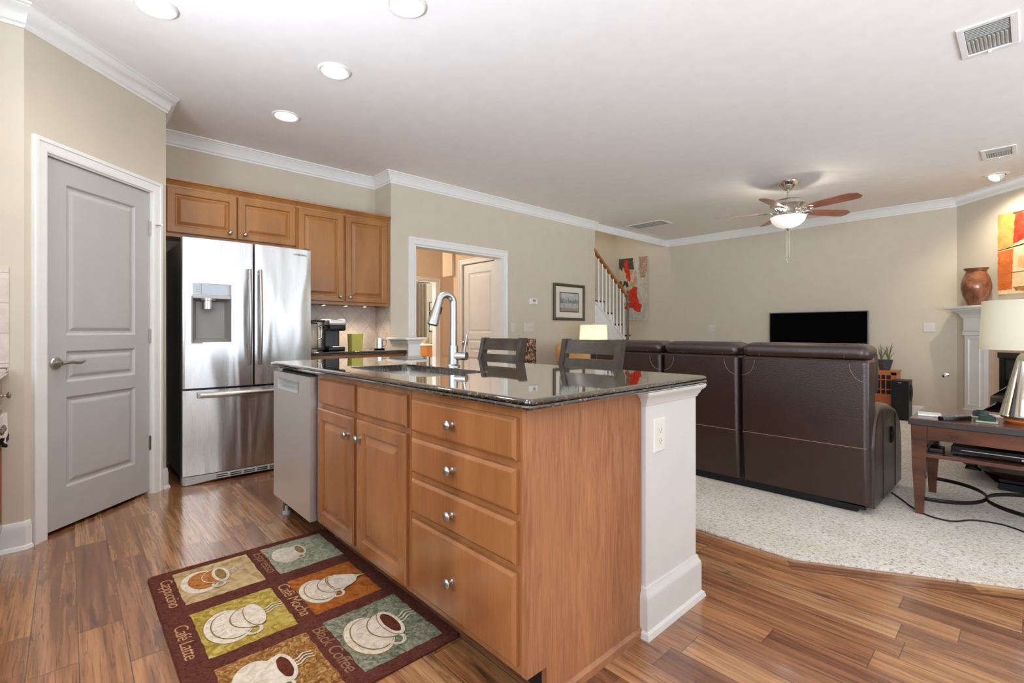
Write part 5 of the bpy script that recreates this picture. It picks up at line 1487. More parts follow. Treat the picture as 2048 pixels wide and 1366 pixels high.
def patch(b, M, pts, d, m, jag=0.0, seed=0):
    """a paint patch: outline subdivided and roughened"""
    r = random.Random(seed); P = []
    n = len(pts)
    for i in range(n):
        (xa, ya), (xb, yb) = pts[i], pts[(i + 1) % n]
        k = max(2, int(math.hypot(xb - xa, yb - ya) / 0.025))
        for j in range(k):
            s = j / k; P.append((xa + (xb - xa) * s + r.uniform(-jag, jag), d, ya + (yb - ya) * s + r.uniform(-jag, jag)))
    b.poly(P, m, M)


def paint(name, a, c, sc=14): return mottled(name, [(0.35, rgb(*a)), (0.65, rgb(*c))], sc, 0.55, 5, 1.5, 0.3, 60, 0.3)


t = thing('abstract_painting', 'tall abstract canvas with red and black brushwork by the stairs', 'painting', (-5.205, 8.04, 1.305), 0, 'abstract canvases')
u0, u1, v0, v1 = -5.52, -4.89, 1.305, 2.515; w, h = u1 - u0, v1 - v0
b = Bld().box(u0, u1, 8.0, 8.038, v0, v1, 0.003, paint('canvas_greige', (184, 172, 150), (206, 198, 184), 5)); cv = obj('canvas', b, parent=t)
b = Bld(); AM = frame((u0, 8.0, v0), (1, 0, 0), (0, -1, 0))
def U(l): return [(x * w, y * h) for x, y in l]
patch(b, AM, U([(0.0, 0.84), (0.0, 1.0), (0.5, 1.0), (0.52, 0.9), (0.54, 0.81), (0.2, 0.82)]), 0.0010, paint('paint_umber', (58, 46, 42), (112, 92, 80), 30), 0.008, 1)
patch(b, AM, U([(0.5, 0.98), (0.72, 0.99), (0.70, 0.70), (0.80, 0.45), (0.92, 0.25), (0.75, 0.42), (0.62, 0.65)]), 0.0008, paint('paint_pale_grey', (196, 192, 182), (212, 208, 200), 8), 0.006, 2)
patch(b, AM, U([(0.72, 1.0), (1.0, 1.0), (1.0, 0.80), (0.88, 0.68), (0.74, 0.74)]), 0.0009, paint('paint_rose_brown', (160, 120, 100), (190, 160, 140), 12), 0.008, 3)
patch(b, AM, U([(0.76, 0.80), (0.95, 0.78), (0.92, 0.66), (0.76, 0.67)]), 0.0011, paint('paint_olive', (140, 124, 84), (176, 160, 120), 18), 0.01, 4)
patch(b, AM, U([(0.0, 0.82), (0.25, 0.83), (0.30, 0.62), (0.26, 0.50), (0.10, 0.52), (0.0, 0.60)]), 0.0009, paint('paint_sand', (196, 176, 140), (214, 198, 166), 8), 0.006, 5)
patch(b, AM, U([(0.40, 0.80), (0.62, 0.78), (0.66, 0.60), (0.58, 0.50), (0.42, 0.55)]), 0.0009, paint('paint_ochre', (190, 150, 104), (210, 178, 136), 10), 0.008, 6)
patch(b, AM, U([(0.04, 0.55), (0.03, 0.63), (0.16, 0.65), (0.34, 0.60), (0.36, 0.54), (0.20, 0.52)]), 0.0012, paint('paint_black', (50, 44, 42), (76, 66, 62), 22), 0.012, 7)
REDP = paint('paint_red', (196, 46, 26), (222, 72, 44), 14)
patch(b, AM, U([(0.20, 0.96), (0.30, 0.98), (0.34, 0.88), (0.42, 0.76), (0.42, 0.62), (0.34, 0.62), (0.30, 0.72), (0.20, 0.80)]), 0.0014, REDP, 0.012, 8)
patch(b, AM, U([(0.36, 0.46), (0.52, 0.54), (0.66, 0.53), (0.64, 0.42), (0.74, 0.27), (0.82, 0.24), (0.78, 0.13), (0.62, 0.14), (0.48, 0.20), (0.18, 0.18), (0.22, 0.23), (0.40, 0.28)]), 0.0014, REDP, 0.012, 9)
patch(b, AM, U([(0.25, 0.02), (0.95, 0.02), (0.95, 0.18), (0.6, 0.12), (0.3, 0.16)]), 0.0008, paint('paint_cool_grey', (172, 168, 164), (196, 192, 186), 10), 0.01, 10)
r_ = random.Random(5)
PAL = {'dark': paint('stroke_umber', (66, 52, 46), (104, 84, 72), 40), 'sand': paint('stroke_sand', (198, 180, 146), (222, 208, 180), 20), 'grey': paint('stroke_grey', (190, 186, 178), (214, 210, 202), 20), 'red': REDP, 'rose': paint('stroke_rose', (176, 128, 106), (204, 168, 148), 20), 'deep': paint('stroke_deep_red', (150, 40, 26), (196, 60, 38), 20)}
def strokes(n, key, cx, cy, sx, sy, ln, wd, d):
    for _ in range(n):
        x = min(0.95, max(0.05, r_.gauss(cx, sx))); y = min(0.96, max(0.04, r_.gauss(cy, sy))); a = r_.uniform(0.9, 2.2); l = ln * r_.uniform(0.5, 1.3); k = wd * r_.uniform(0.6, 1.4)
        dx, dy = math.cos(a) * l, math.sin(a) * l; nx, ny = -math.sin(a) * k, math.cos(a) * k
        q = [(x - dx - nx * .4, y - dy - ny * .4), (x + nx, y + ny), (x + dx + nx * .3, y + dy + ny * .3), (x + dx - nx * .3, y + dy - ny * .3), (x - nx, y - ny)]
        q = [(min(0.99, max(0.01, px_)), min(0.99, max(0.01, py_))) for px_, py_ in q]
        patch(b, AM, U(q), d + r_.uniform(0, 0.0003), PAL[key], 0.004, r_.randint(0, 9999))
strokes(16, 'dark', 0.25, 0.9, 0.14, 0.05, 0.05, 0.03, 0.0011)
strokes(14, 'sand', 0.25, 0.68, 0.18, 0.10, 0.07, 0.04, 0.0011)
strokes(16, 'grey', 0.72, 0.45, 0.14, 0.2, 0.09, 0.035, 0.0009)
strokes(10, 'rose', 0.85, 0.86, 0.08, 0.08, 0.06, 0.03, 0.0012)
strokes(12, 'red', 0.52, 0.34, 0.10, 0.10, 0.05, 0.035, 0.0016)
strokes(7, 'red', 0.32, 0.80, 0.05, 0.09, 0.05, 0.02, 0.0016)
strokes(7, 'deep', 0.45, 0.24, 0.14, 0.06, 0.05, 0.015, 0.0019)
strokes(6, 'dark', 0.18, 0.58, 0.09, 0.03, 0.04, 0.02, 0.0016)
obj('brushwork', b, parent=cv)

t = thing('abstract_painting', 'orange and cream abstract canvas above the fireplace mantel', 'painting', tuple(FM @ Vector((1.02, 0, 1.505))), 0, 'abstract canvases')
# along the fireplace wall
u0, u1, v0, v1 = 0.56, 1.56, 1.505, 2.39; w, h = u1 - u0, v1 - v0
b = Bld().box(u0, u1, 0.002, 0.04, v0, v1, 0.003, paint('canvas_cream', (226, 196, 140), (240, 222, 184), 6), FM); cv = obj('canvas', b, parent=t)
b = Bld(); AM = FM @ Matrix.Translation((u0, 0.04, v0))
patch(b, AM, U([(0, 0.55), (0, 1.0), (0.20, 1.0), (0.18, 0.58)]), 0.0008, paint('paint_light_orange', (214, 140, 66), (228, 164, 92), 7), 0.004, 11)
patch(b, AM, U([(0, 0.05), (0, 0.54), (0.17, 0.55), (0.16, 0.05)]), 0.0008, paint('paint_deep_orange', (198, 96, 44), (218, 128, 66), 7), 0.004, 12)
patch(b, AM, U([(0.17, 0.60), (0.19, 0.96), (0.36, 0.97), (0.36, 0.68)]), 0.0012, paint('paint_scarlet', (214, 40, 24), (232, 76, 48), 12), 0.006, 13)
patch(b, AM, U([(0.0, 0.552), (0.34, 0.60), (0.7, 0.66), (0.7, 0.65), (0.34, 0.585), (0.0, 0.545)]), 0.0014, M_BLACKM, 0.002, 14)
patch(b, AM, U([(0.34, 0.69), (0.5, 0.76), (0.8, 0.84), (0.8, 0.80), (0.5, 0.72)]), 0.0014, M_BLACKM, 0.004, 15)
patch(b, AM, U([(0.17, 0.965), (0.17, 0.99), (0.6, 1.0), (0.6, 0.985)]), 0.0014, paint('paint_brown', (80, 50, 30), (110, 74, 48), 20), 0.003, 16)
patch(b, AM, U([(0.0, 0.255), (0.5, 0.275), (1.0, 0.26), (1.0, 0.25), (0.5, 0.262), (0.0, 0.245)]), 0.0012, paint('paint_tan_line', (150, 96, 54), (176, 120, 70), 20), 0.002, 17)
patch(b, AM, U([(0.17, 0.08), (0.5, 0.10), (1.0, 0.07), (1.0, 0.02), (0.2, 0.03)]), 0.0010, paint('paint_brown2', (150, 90, 44), (190, 130, 76), 10), 0.006, 18)
patch(b, AM, U([(0.5, 0.40), (0.46, 0.48), (0.55, 0.52), (0.66, 0.47), (0.62, 0.39)]), 0.0012, paint('paint_white', (238, 236, 230), (246, 244, 240), 10), 0.006, 19)
patch(b, AM, U([(0.22, 0.30), (0.22, 0.44), (0.40, 0.46), (0.40, 0.32)]), 0.0008, paint('paint_apricot', (222, 166, 100), (236, 196, 140), 9), 0.008, 20)
obj('brushwork', b, parent=cv)

# ------------------------------------------------------------------ fireplace
t = thing('fireplace_mantel', 'white fireplace mantel with fluted side columns on the corner wall', 'fireplace', tuple(FM @ Vector((1.1, 0, 0))))
b = Bld(); b.box(0.09, 2.1, 0.0, 0.24, 1.362, 1.392, 0.008, M_TRIM, FM); obj('shelf', b, parent=t)
b = Bld(); L = [(0.10, 0.0, 0.14, 1.23), (0.02, 0.0, 0.20, 1.345)]
b.loft([[(u0, 0, z), (u0, d, z), (2.2 - u0 - 0.1, d, z), (2.2 - u0 - 0.1, 0, z)] for u0, d, z in ((0.19, 0.09, 1.10), (0.19, 0.09, 1.25), (0.18, 0.11, 1.27), (0.17, 0.13, 1.31), (0.13, 0.20, 1.35), (0.13, 0.20, 1.364))], M_TRIM, M=FM); obj('frieze', b, parent=t)
for u in (0.17, 1.71):
    b = Bld(); b.box(u, u + 0.25, 0, 0.06, 0.013, 1.10, 0.004, M_TRIM, FM); b.box(u - 0.01, u + 0.26, 0, 0.075, 0.013, 0.18, 0.004, M_TRIM, FM); b.box(u - 0.012, u + 0.262, 0, 0.08, 1.05, 1.10, 0.006, M_TRIM, FM)
    b.panel(u + 0.045, u + 0.205, 0.22, 1.02, [(0, 0.06), (0.006, 0.072), (0.014, 0.072), (0.022, 0.061), (0.05, 0.061)], FM, M_TRIM); obj('column', b, parent=t)
b = Bld()
peach = pm('surround_tile', rgb(206, 180, 156), 0.3, var=0.06, vscale=14)
b.box(0.38, 0.56, 0.0, 0.012, 0.013, 1.10, 0, peach, FM); b.box(1.53, 1.71, 0.0, 0.012, 0.013, 1.10, 0, peach, FM); b.box(0.56, 1.53, 0.0, 0.012, 0.85, 1.10, 0, peach, FM); obj('tile_surround', b, parent=t)
b = Bld(); b.box(0.56, 1.53, 0.0, 0.02, 0.013, 0.85, 0, M_BLACKM, FM); b.box(0.54, 1.55, 0.012, 0.03, 0.80, 0.862, 0.006, pm('firebox_bronze', rgb(62, 58, 54), 0.4, 0.4), FM)
b.box(0.56, 0.62, 0.018, 0.028, 0.013, 0.80, 0.003, M_BLACK, FM); b.box(1.47, 1.53, 0.018, 0.028, 0.013, 0.80, 0.003, M_BLACK, FM); b.box(0.63, 1.46, 0.02, 0.024, 0.05, 0.78, 0, pm('firebox_glass', rgb(24, 26, 24), 0.08), FM); obj('firebox', b, parent=t)
vc = FM @ Vector((0.415, 0.145, 1.392)); vx, vy = vc.x, vc.y
t = thing('ceramic_vase', 'brown glazed pottery vase with flared rim on the mantel', 'vase', (vx, vy, 1.392))
cer = mottled('brown_glaze', [(0.3, rgb(84, 50, 38)), (0.5, rgb(128, 80, 54)), (0.62, rgb(150, 100, 62)), (0.75, rgb(110, 96, 92))], 6, 0.16, 4, 1.2, 0.05, 40, 0.6)
Z = 1.392
b = Bld().lathe([(0, Z), (0.068, Z), (0.076, Z + 0.012), (0.116, Z + 0.11), (0.134, Z + 0.19), (0.132, Z + 0.25), (0.116, Z + 0.32), (0.094, Z + 0.37), (0.089, Z + 0.39), (0.112, Z + 0.425), (0.105, Z + 0.425), (0.080, Z + 0.39), (0.085, Z + 0.36), (0, Z + 0.30)], (vx, vy, 0), 40, cer); obj('body', b, parent=t)

# ------------------------------------------------------------------ staircase
t = thing('staircase', 'staircase with white balusters and oak handrail behind the opening wall', 'stairs', (-5.0, 6.5, 0))


def zs(y): return 1.534 - 0.745 * (y - 5.907)


b = Bld()
LZ = 0.86
b.box(-5.60, -4.52, 6.86, 8.035, 0.0, LZ, 0, M_TRIM)
n = 0; y = 6.86; z = LZ
while y > 4.32 and z < 2.6:
    z += 0.178; b.box(-5.60, -4.52, y - 0.245, y, max(0.0, z - 0.4), z - 0.03, 0, M_TRIM); b.box(-5.60, -4.515, y - 0.245, y + 0.025, z - 0.03, z, 0.006, M_TABLE); y -= 0.24
obj('steps', b, parent=t)
b = Bld()
b.loft([[(x, 5.885, 0.0), (x, 8.03, 0.0), (x, 8.03, LZ), (x, 6.86, LZ), (x, 5.885, zs(5.885) - 0.035)] for x in (-4.52, -4.495)], M_TRIM)
b.loft([[(x, 5.885, zs(5.885) - 0.03), (x, 6.80, zs(6.80) - 0.03), (x, 6.80, zs(6.80)), (x, 5.885, zs(5.885))] for x in (-4.535, -4.47)], M_TRIM)
b.loft([[(x, 5.92, 1.16), (x, 6.02, 1.085), (x, 6.02, 1.06), (x, 5.90, 1.15), (x, 5.90, 1.42), (x, 5.92, 1.40)] for x in (-4.495, -4.485)], M_TRIM)
obj('skirt_board', b, parent=t)
for k in range(8):
    yy = 5.985 + 0.0955 * k
    b = Bld(); b.lathe([(0, zs(yy) - 0.02), (0.016, zs(yy) - 0.02), (0.016, zs(yy) + 0.14), (0.013, zs(yy) + 0.16), (0.011, zs(yy) + 0.5), (0.010, zs(yy) + 0.735), (0, zs(yy) + 0.735)], (-4.50, yy, 0), 10, M_TRIM); obj('baluster', b, parent=t)
b = Bld().loft([[(-4.50 + px, yy, zs(yy) + 0.74 + pz) for px, pz in ((-0.028, 0.0), (0.028, 0.0), (0.032, 0.02), (0.026, 0.045), (0.0, 0.052), (-0.026, 0.045), (-0.032, 0.02))] for yy in (5.86, 6.3, 6.74)], M_RAIL); obj('handrail', b, parent=t)
b = Bld().lathe([(0, zs(6.77) - 0.1), (0.024, zs(6.77) - 0.1), (0.024, zs(6.77) + 0.10), (0.017, zs(6.77) + 0.12), (0.020, zs(6.77) + 0.35), (0.016, zs(6.77) + 0.62), (0.026, zs(6.77) + 0.64), (0.026, zs(6.77) + 0.66), (0.018, zs(6.77) + 0.68), (0.028, zs(6.77) + 0.76), (0.02, zs(6.77) + 0.80), (0.026, zs(6.77) + 0.83), (0.012, zs(6.77) + 0.87), (0, zs(6.77) + 0.88)], (-4.50, 6.77, 0), 16, cherry('newel_brown', rgb(74, 50, 36), rgb(120, 84, 60), (20, 20, 3), 0.3, 0.3)); obj('newel_post', b, parent=t)

# ------------------------------------------------------------------ tan chair, lamp and pedestal by the opening wall
t = thing('barrel_chair', 'tan leather barrel armchair beside the opening wall', 'armchair', (-3.72, 4.75, SZ))
tan = pm('tan_leather', rgb(206, 158, 102), 0.5, var=0.06, vscale=6)
tan2 = pm('tan_leather_top', rgb(196, 172, 130), 0.5, var=0.06, vscale=6)
b = Bld(); L = []
for k in range(21):
    a = math.radians(70 + 220 * k / 20)     # open towards +X
    hgt = 0.93 if abs(k - 10) < 6 else 0.93 - 0.25 * ((abs(k - 10) - 5) / 5)
    rows = []
    for z, ro in ((0.10, 0.27), (0.35, 0.33), (0.62, 0.39), (hgt - 0.05, 0.42), (hgt, 0.405), (hgt + 0.02, 0.38), (hgt, 0.345), (0.62, 0.32), (0.35, 0.30)):
        z = min(z, hgt + 0.02); rows.append((-3.72 + ro * math.cos(a), 4.75 + ro * math.sin(a), z))
    L.append(rows)
b.loft(L, tan); obj('barrel_back', b, parent=t)
b = Bld().lathe([(0, 0.14), (0.28, 0.14), (0.33, 0.2), (0.335, 0.42), (0.30, 0.47), (0, 0.48)], (-3.70, 4.75, 0), 30, tan); obj('seat_cushion', b, parent=t)
b = Bld()
for dx, dy in ((-0.18, -0.18), (-0.18, 0.18), (0.18, -0.18), (0.18, 0.18)): b.lathe([(0, SZ), (0.018, SZ), (0.026, 0.15), (0, 0.15)], (-3.71 + dx, 4.75 + dy, 0), 12, M_STOOL)
obj('feet', b, parent=t)
t = thing('side_table', 'small dark side table under the lit lamp by the stairs', 'table', (-4.12, 5.36, SZ))
b = Bld().lathe([(0, 0.56), (0.25, 0.56), (0.26, 0.575), (0.25, 0.59), (0, 0.59)], (-4.12, 5.36, 0), 32, M_TABLE); obj('top', b, parent=t)
b = Bld().lathe([(0, SZ), (0.17, SZ), (0.16, SZ + 0.03), (0.03, SZ + 0.06), (0.025, 0.56), (0, 0.56)], (-4.12, 5.36, 0), 24, M_TABLE); obj('pedestal', b, parent=t)
t = thing('table_lamp', 'lit table lamp with a cream drum shade by the stairs', 'lamp', (-4.12, 5.36, 0.59), 0, 'table lamps')
b = Bld().lathe([(0, 0.59), (0.07, 0.59), (0.085, 0.65), (0.06, 0.80), (0.02, 0.88), (0.012, 0.95), (0.012, 1.0), (0.003, 1.0), (0.003, 1.2), (0.008, 1.21), (0, 1.225)], (-4.12, 5.36, 0), 24, merc)
for k in range(3): b.tube([(-4.12, 5.36, 1.185), (-4.12 + 0.182 * math.cos(k * 2.1), 5.36 + 0.182 * math.sin(k * 2.1), 1.175)], 0.003, M_NI, 6)
obj('base', b, parent=t)
b = Bld().lathe([(0.192, 0.93), (0.194, 0.93), (0.184, 1.185), (0.182, 1.185)], (-4.12, 5.36, 0), 40, M_SHADE); obj('lamp_shade', b, parent=t)
point('lamp_bulb', (-4.12, 5.36, 1.06), 4.0, WARM, 0.03)
t = thing('mosaic_pedestal', 'narrow pedestal covered in brown mosaic beside the stool', 'pedestal', (-3.93, 3.95, 0))
b = Bld().box(-4.02, -3.90, 3.895, 4.0, 0.04, 1.01, 0.004, mosaic_mat()); obj('column', b, parent=t)
b = Bld().box(-4.05, -3.87, 3.865, 4.03, 0.013, 0.042, 0.004, M_STOOL); obj('base', b, parent=t)

# ------------------------------------------------------------------ hall and study
t = thing('study_curtain', 'taupe curtain hanging beside the study window beyond the far doorway', 'curtain', (-9.0, 5.55, 0.1))
b = Bld(); cm = pm('taupe_fabric', rgb(142, 128, 112), 0.85)
pts = []
for k in range(61):
    s = k / 60; yy = 5.36 + 0.47 * s; xx = -9.05 + 0.035 * math.sin(s * 2 * PI * 5.5); pts.append((xx, yy))
b.loft([[(x, y, 0.06) for x, y in pts] + [(x - 0.006, y, 0.06) for x, y in pts[::-1]], [(x * 1.0, 5.595 + (y - 5.595) * 0.92, 2.15) for x, y in pts] + [(x - 0.006, 5.595 + (y - 5.595) * 0.92, 2.15) for x, y in pts[::-1]]], cm); obj('drape', b, parent=t)
b = Bld().tube([(-9.05, 4.6, 2.17), (-9.05, 5.9, 2.17)], 0.012, M_BLACKM, 10); obj('curtain_rod', b, parent=t)
SM = frame((-9.7, 0, 0), (0, 1, 0), (1, 0, 0))
for k, z in enumerate((1.68, 1.45, 1.19)):
    lab = ('small black framed print on the study wall, topmost of three', 'small black framed print on the study wall, middle of three', 'small black framed print on the study wall, lowest of three')[k]
    if k == 0:
        pf = thing('small_picture', lab, 'picture', (-9.7, 6.43, z), 0, 'framed prints in the study')
        b = Bld(); b.panel(6.305, 6.565, z - 0.105, z + 0.105, [(0, 0), (0, 0.018), (0.012, 0.018), (0.014, 0.008), (0.015, 0.008)], SM, M_BLACK); obj('frame', b, parent=pf)
        b = Bld().box(6.318, 6.552, 0.004, 0.0095, z - 0.092, z + 0.092, 0, pm('print_paper', rgb(226, 222, 212), 0.8, var=0.1, vscale=14), SM); obj('print', b, parent=pf)
    else: dup(pf, (-9.7, 6.43, z), lab)
t = thing('hall_console', 'orange wooden console with a white top in the far doorway', 'table', (-8.6, 5.5, 0))
b = Bld().box(-8.85, -8.35, 5.05, 5.95, 0.80, 0.83, 0.004, M_WHITEP); obj('top', b, parent=t)
b = Bld().box(-8.82, -8.38, 5.08, 5.92, 0.56, 0.80, 0.003, M_OAK); obj('apron', b, parent=t)
for x in (-8.80, -8.42):
    for y in (5.11, 5.89): b = Bld().box(x - 0.02, x + 0.02, y - 0.02, y + 0.02, 0, 0.57, 0.002, M_OAK); obj('leg', b, parent=t)
t = thing('study_lamp', 'slim dark table lamp on the console in the far doorway', 'lamp', (-8.45, 5.56, 0.83))
b = Bld().lathe([(0, 0.83), (0.05, 0.83), (0.05, 0.84), (0.012, 0.85), (0.010, 1.13), (0, 1.13)], (-8.45, 5.585, 0), 14, M_BLACK); obj('stand', b, parent=t)
b = Bld().lathe([(0, 1.12), (0.07, 1.12), (0.06, 1.21), (0, 1.21)], (-8.45, 5.585, 0), 20, M_SHADE); obj('shade', b, parent=t)
t = thing('wicker_basket', 'small tan patterned basket on the console in the far doorway', 'basket', (-8.6, 5.5, 0.83))
b = Bld().lathe([(0, 0.83), (0.07, 0.83), (0.09, 0.90), (0.08, 0.97), (0.07, 0.97), (0.08, 0.90), (0, 0.85)], (-8.62, 5.50, 0), 18, mottled('tan_pattern', [(0.4, rgb(150, 116, 76)), (0.6, rgb(206, 176, 128))], 40)); obj('basket', b, parent=t)
t = thing('wall_keypad', 'small grey and black keypad on the hall wall left of the white closet door', 'keypad', (-5.70, 4.14, 0.76))
b = Bld(); KM = frame((0, 4.14, 0), (1, 0, 0), (0, -1, 0)); b.box(-5.71, -5.63, 0, 0.012, 0.70, 0.82, 0.003, M_GREYP, KM); b.box(-5.69, -5.655, 0.0115, 0.0135, 0.71, 0.81, 0.001, M_BLACK, KM); obj('plate', b, parent=t)
t = thing('added_hall_light', 'added unseen round ceiling light in the hall beyond the opening', 'light', (-6.9, 3.0, CZ - 0.1))  # out of view, added to hold the lamp that brightens the hall
b = Bld().lathe([(0, CZ), (0.15, CZ), (0.15, CZ - 0.02), (0.13, CZ - 0.025), (0, CZ - 0.025)], (-6.9, 3.0, 0), 26, M_NI); obj('pan', b, parent=t)
b = Bld().lathe([(0.13, CZ - 0.024), (0.13, CZ - 0.05), (0.09, CZ - 0.085), (0, CZ - 0.10)], (-6.9, 3.0, 0), 26, M_BOWL); obj('glass', b, parent=t)
point('hall_fill_lamp', (-6.9, 3.0, CZ - 0.22), 50, (1.0, 0.93, 0.84), 0.1)

# ------------------------------------------------------------------ ceiling fittings
cans = [(-3.00, 0.325, 'lit recessed ceiling light cut by the top edge, nearest the pantry door'), (-2.128, 1.25, 'lit recessed ceiling light above the near half of the island'), (-2.978, 1.235, 'lit recessed ceiling light above the dishwasher end of the island'), (-3.857, 1.225, 'lit recessed ceiling light in front of the cabinets over the refrigerator')]
for k, (x, y, lab) in enumerate(cans):
    if k == 0:
        can = thing('recessed_light', lab, 'ceiling light', (x, y, CZ), 0, 'recessed ceiling lights')
        b = Bld().lathe([(0.098, CZ + 0.001), (0.098, CZ - 0.006), (0.090, CZ - 0.010), (0.078, CZ - 0.007), (0.074, CZ + 0.001)], (x, y, 0), 36, M_WHITEP); obj('trim_ring', b, parent=can)
        b = Bld().lathe([(0, CZ - 0.004), (0.076, CZ - 0.004), (0.076, CZ), (0, CZ)], (x, y, 0), 36, M_BULB); obj('lens', b, parent=can)
    else: dup(can, (x, y, CZ), lab)
    spot('can_lamp', (x, y, CZ - 0.03), 22, (1.0, 0.95, 0.88), 150, 1.0, 0.07)


def register(name, label, x0, x1, y0, y1, nlong, grp, back=None):
    t = thing(name, label, 'air vent', ((x0 + x1) / 2, (y0 + y1) / 2, CZ), 0, grp)
    b = Bld()
    f = 0.03
    for r in ((x0, x1, y0, y0 + f), (x0, x1, y1 - f, y1), (x0, x0 + f, y0 + f, y1 - f), (x1 - f, x1, y0 + f, y1 - f)): b.box(r[0], r[1], r[2], r[3], CZ - 0.008, CZ, 0.002, M_WHITEP)
    b.box(x0 + f, x1 - f, y0 + f, y1 - f, CZ - 0.0015, CZ, 0, back or M_GREYP)
    obj('frame', b, parent=t)
    return t


def slats(t, x0, x1, y0, y1, n, along, ang):
    b = Bld()
    for k in range(n):
        if along == 'x':
            y = y0 + (y1 - y0) * (k + 0.5) / n; w = (y1 - y0) / n
            b.loft([[(x, y + w * 0.30, CZ - 0.002), (x, y + w * 0.22, CZ - 0.002), (x, y - w * 0.10, CZ - 0.008), (x, y - w * 0.02, CZ - 0.008)] for x in (x0, x1)], M_WHITEP)
        else:
            x = x0 + (x1 - x0) * (k + 0.5) / n; w = (x1 - x0) / n
            b.loft([[(x - w * 0.5, y, CZ - 0.002), (x - w * 0.38, y, CZ - 0.002), (x + w * 0.15, y, CZ - 0.010), (x + w * 0.03, y, CZ - 0.010)] for y in (y0, y1)], M_WHITEP)
    obj('louvres', b, parent=t)


for lab, x0, x1, y0, y1 in (('white ceiling air vent at the top right corner of the picture', -0.262, -0.055, 3.56, 3.96), ('white ceiling air vent nearer the fireplace wall, smaller in the picture', -0.292, -0.095, 6.10, 6.45)):
    t = register('ceiling_vent', lab, x0 - 0.015, x1 + 0.015, y0, y1, 3, 'ceiling air vents')
    slats(t, x0 + 0.02, x1 - 0.02, y0 + 0.04, y0 + (y1 - y0) * 0.40, 6, 'x', 0); slats(t, x0 + 0.02, x1 - 0.02, y0 + (y1 - y0) * 0.45, y1 - 0.06, 10, 'y', 0)
    b = Bld().box((x0 + x1) / 2 - 0.006, (x0 + x1) / 2 + 0.006, y1 - 0.03, y1 - 0.01, CZ - 0.02, CZ - 0.006, 0.001, M_WHITEP); obj('damper_lever', b, parent=t)
t = register('ceiling_vent', 'long white return air grille in the ceiling near the staircase', -4.30, -3.69, 6.41, 6.75, 3, 'ceiling air vents', M_PLATE)
slats(t, -4.27, -3.72, 6.44, 6.72, 9, 'x', 0)
t = thing('eyeball_spotlight', 'small round eyeball spotlight in the ceiling near the fireplace wall', 'ceiling light', (-0.238, 7.15, CZ))
b = Bld().lathe([(0.10, CZ + 0.001), (0.10, CZ - 0.006), (0.075, CZ - 0.012), (0.07, CZ)], (-0.238, 7.15, 0), 30, M_WHITEP); obj('trim_ring', b, parent=t)
Me = Matrix.Translation((-0.238, 7.15, CZ)) @ Matrix.Rotation(0.5, 4, 'Y') @ Matrix.Rotation(-0.5, 4, 'X')
b = Bld().lathe([(0, 0.0), (0.07, 0.0), (0.068, -0.02), (0.055, -0.042), (0.048, -0.042), (0.044, -0.03), (0, -0.03)], m=M_WHITEP, M=Me); obj('eyeball', b, parent=t)
b = Bld().lathe([(0, -0.031), (0.043, -0.031), (0.043, -0.033), (0, -0.033)], m=M_BULB, M=Me); obj('lens', b, parent=t)
sp_ = spot('eyeball_lamp', (-0.25, 7.13, CZ - 0.06), 70, (1.0, 0.88, 0.72), 120, 1.0, 0.03)
sp_.rotation_euler = (Vector((-0.1, 7.5, 1.7)) - Vector((-0.25, 7.13, CZ - 0.06))).to_track_quat('-Z', 'Y').to_euler()

# ceiling fan
FXc, FYc = -1.815, 5.839
t = thing('ceiling_fan', 'five-blade ceiling fan with brushed nickel motor and lit frosted bowl', 'ceiling fan', (FXc, FYc, CZ))
b = Bld().lathe([(0, CZ), (0.108, CZ), (0.104, CZ - 0.012), (0.085, CZ - 0.045), (0.052, CZ - 0.072), (0.03, CZ - 0.085), (0, CZ - 0.085)], (FXc, FYc, 0), 30, M_POL); obj('canopy', b, parent=t)
b = Bld().lathe([(0, CZ - 0.08), (0.014, CZ - 0.08), (0.014, CZ - 0.20), (0, CZ - 0.20)], (FXc, FYc, 0), 16, M_POL); obj('downrod', b, parent=t)
b = Bld().lathe([(0, CZ - 0.175), (0.04, CZ - 0.175), (0.06, CZ - 0.19), (0.15, CZ - 0.205), (0.178, CZ - 0.225), (0.182, CZ - 0.255), (0.165, CZ - 0.275), (0.14, CZ - 0.30), (0.11, CZ - 0.32), (0.085, CZ - 0.345), (0.09, CZ - 0.36), (0.172, CZ - 0.372), (0.176, CZ - 0.382), (0, CZ - 0.382)], (FXc, FYc, 0), 40, M_POL); obj('motor_housing', b, parent=t)
b = Bld().lathe([(0.170, CZ - 0.375), (0.177, CZ - 0.385), (0.160, CZ - 0.43), (0.12, CZ - 0.472), (0.06, CZ - 0.500), (0, CZ - 0.507)], (FXc, FYc, 0), 40, M_BOWL)
obj('light_bowl', b, parent=t)
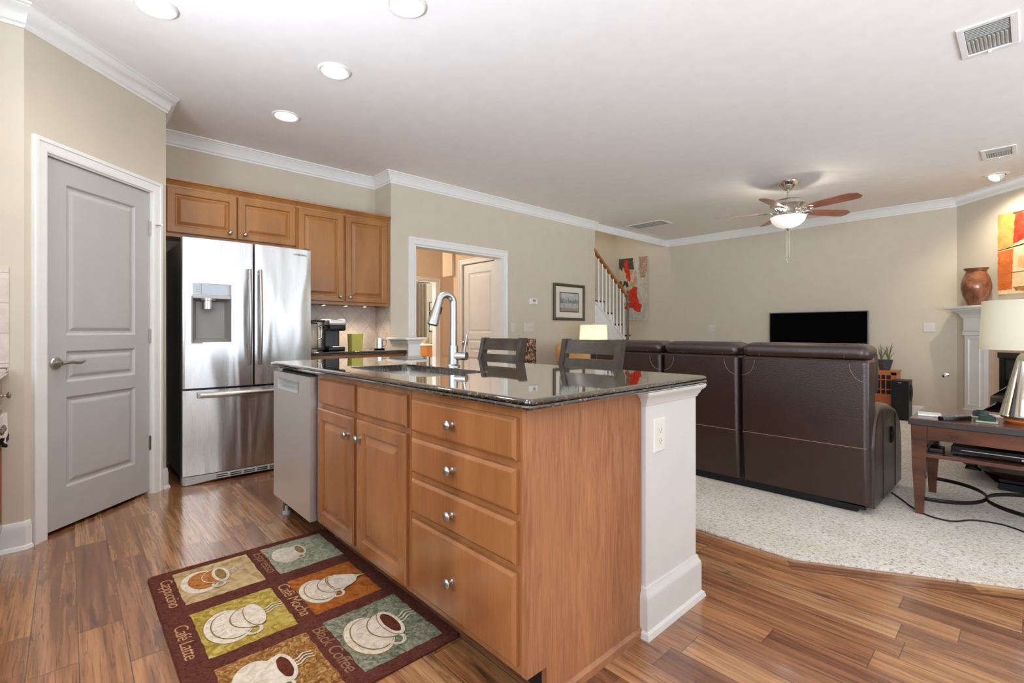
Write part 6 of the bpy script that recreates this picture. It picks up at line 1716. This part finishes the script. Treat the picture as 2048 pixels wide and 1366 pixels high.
b = Bld().lathe([(0, CZ - 0.505), (0.022, CZ - 0.508), (0.018, CZ - 0.525), (0.008, CZ - 0.535), (0, CZ - 0.54)], (FXc, FYc, 0), 14, M_POL); obj('bowl_finial', b, parent=t)
BZ = CZ - 0.318
bl_m = cherry('fan_blade_cherry', rgb(146, 86, 64), rgb(178, 116, 92), (9, 9, 2), 0.35, 0.2)
for k in range(5):
    a = math.radians(198.6 + 72 * k)
    Mb = Matrix.Translation((FXc, FYc, BZ)) @ Matrix.Rotation(a, 4, 'Z') @ Matrix.Rotation(math.radians(-13), 4, 'X')
    b = Bld(); o = [(0.235, -0.050), (0.30, -0.064), (0.62, -0.078), (0.66, -0.076), (0.735, -0.035), (0.74, 0.03), (0.70, 0.074), (0.62, 0.078), (0.30, 0.064), (0.235, 0.050)]
    b.prism(o, -0.003, 0.003, bl_m, 0, Mb); bld = obj('blade', b, parent=t)
    b = Bld(); b.tube([(0.11, 0.0, -0.02), (0.17, 0.0, -0.012), (0.22, 0.0, -0.006), (0.30, 0, -0.006)], 0.012, M_POL, 8, M=Mb, flat=(1.4, 0.6))
    for s in (-1, 1): b.tube([(0.13, s * 0.01, -0.016), (0.19, s * 0.042, -0.008), (0.25, s * 0.036, -0.006), (0.29, s * 0.008, -0.006)], 0.007, M_POL, 8, M=Mb)
    obj('blade_iron', b, parent=bld)
for k, (dx, dy, L_) in enumerate(((0.015, -0.015, 0.30), (-0.015, 0.012, 0.36))):
    x, y = FXc + dx, FYc + dy; zt = CZ - 0.505
    b = Bld().tube([(x, y, zt), (x, y, zt - L_)], 0.0022, M_POL, 6); b.lathe([(0, zt - L_), (0.007, zt - L_ - 0.005), (0.008, zt - L_ - 0.022), (0, zt - L_ - 0.03)], (x, y, 0), 10, M_POL); obj('pull_chain', b, parent=t)
for k in range(3):
    point('fan_lamp', (FXc + 0.135 * math.cos(k * 2.094 + 0.6), FYc + 0.135 * math.sin(k * 2.094 + 0.6), CZ - 0.352), 4.0, (1.0, 0.92, 0.82), 0.015)
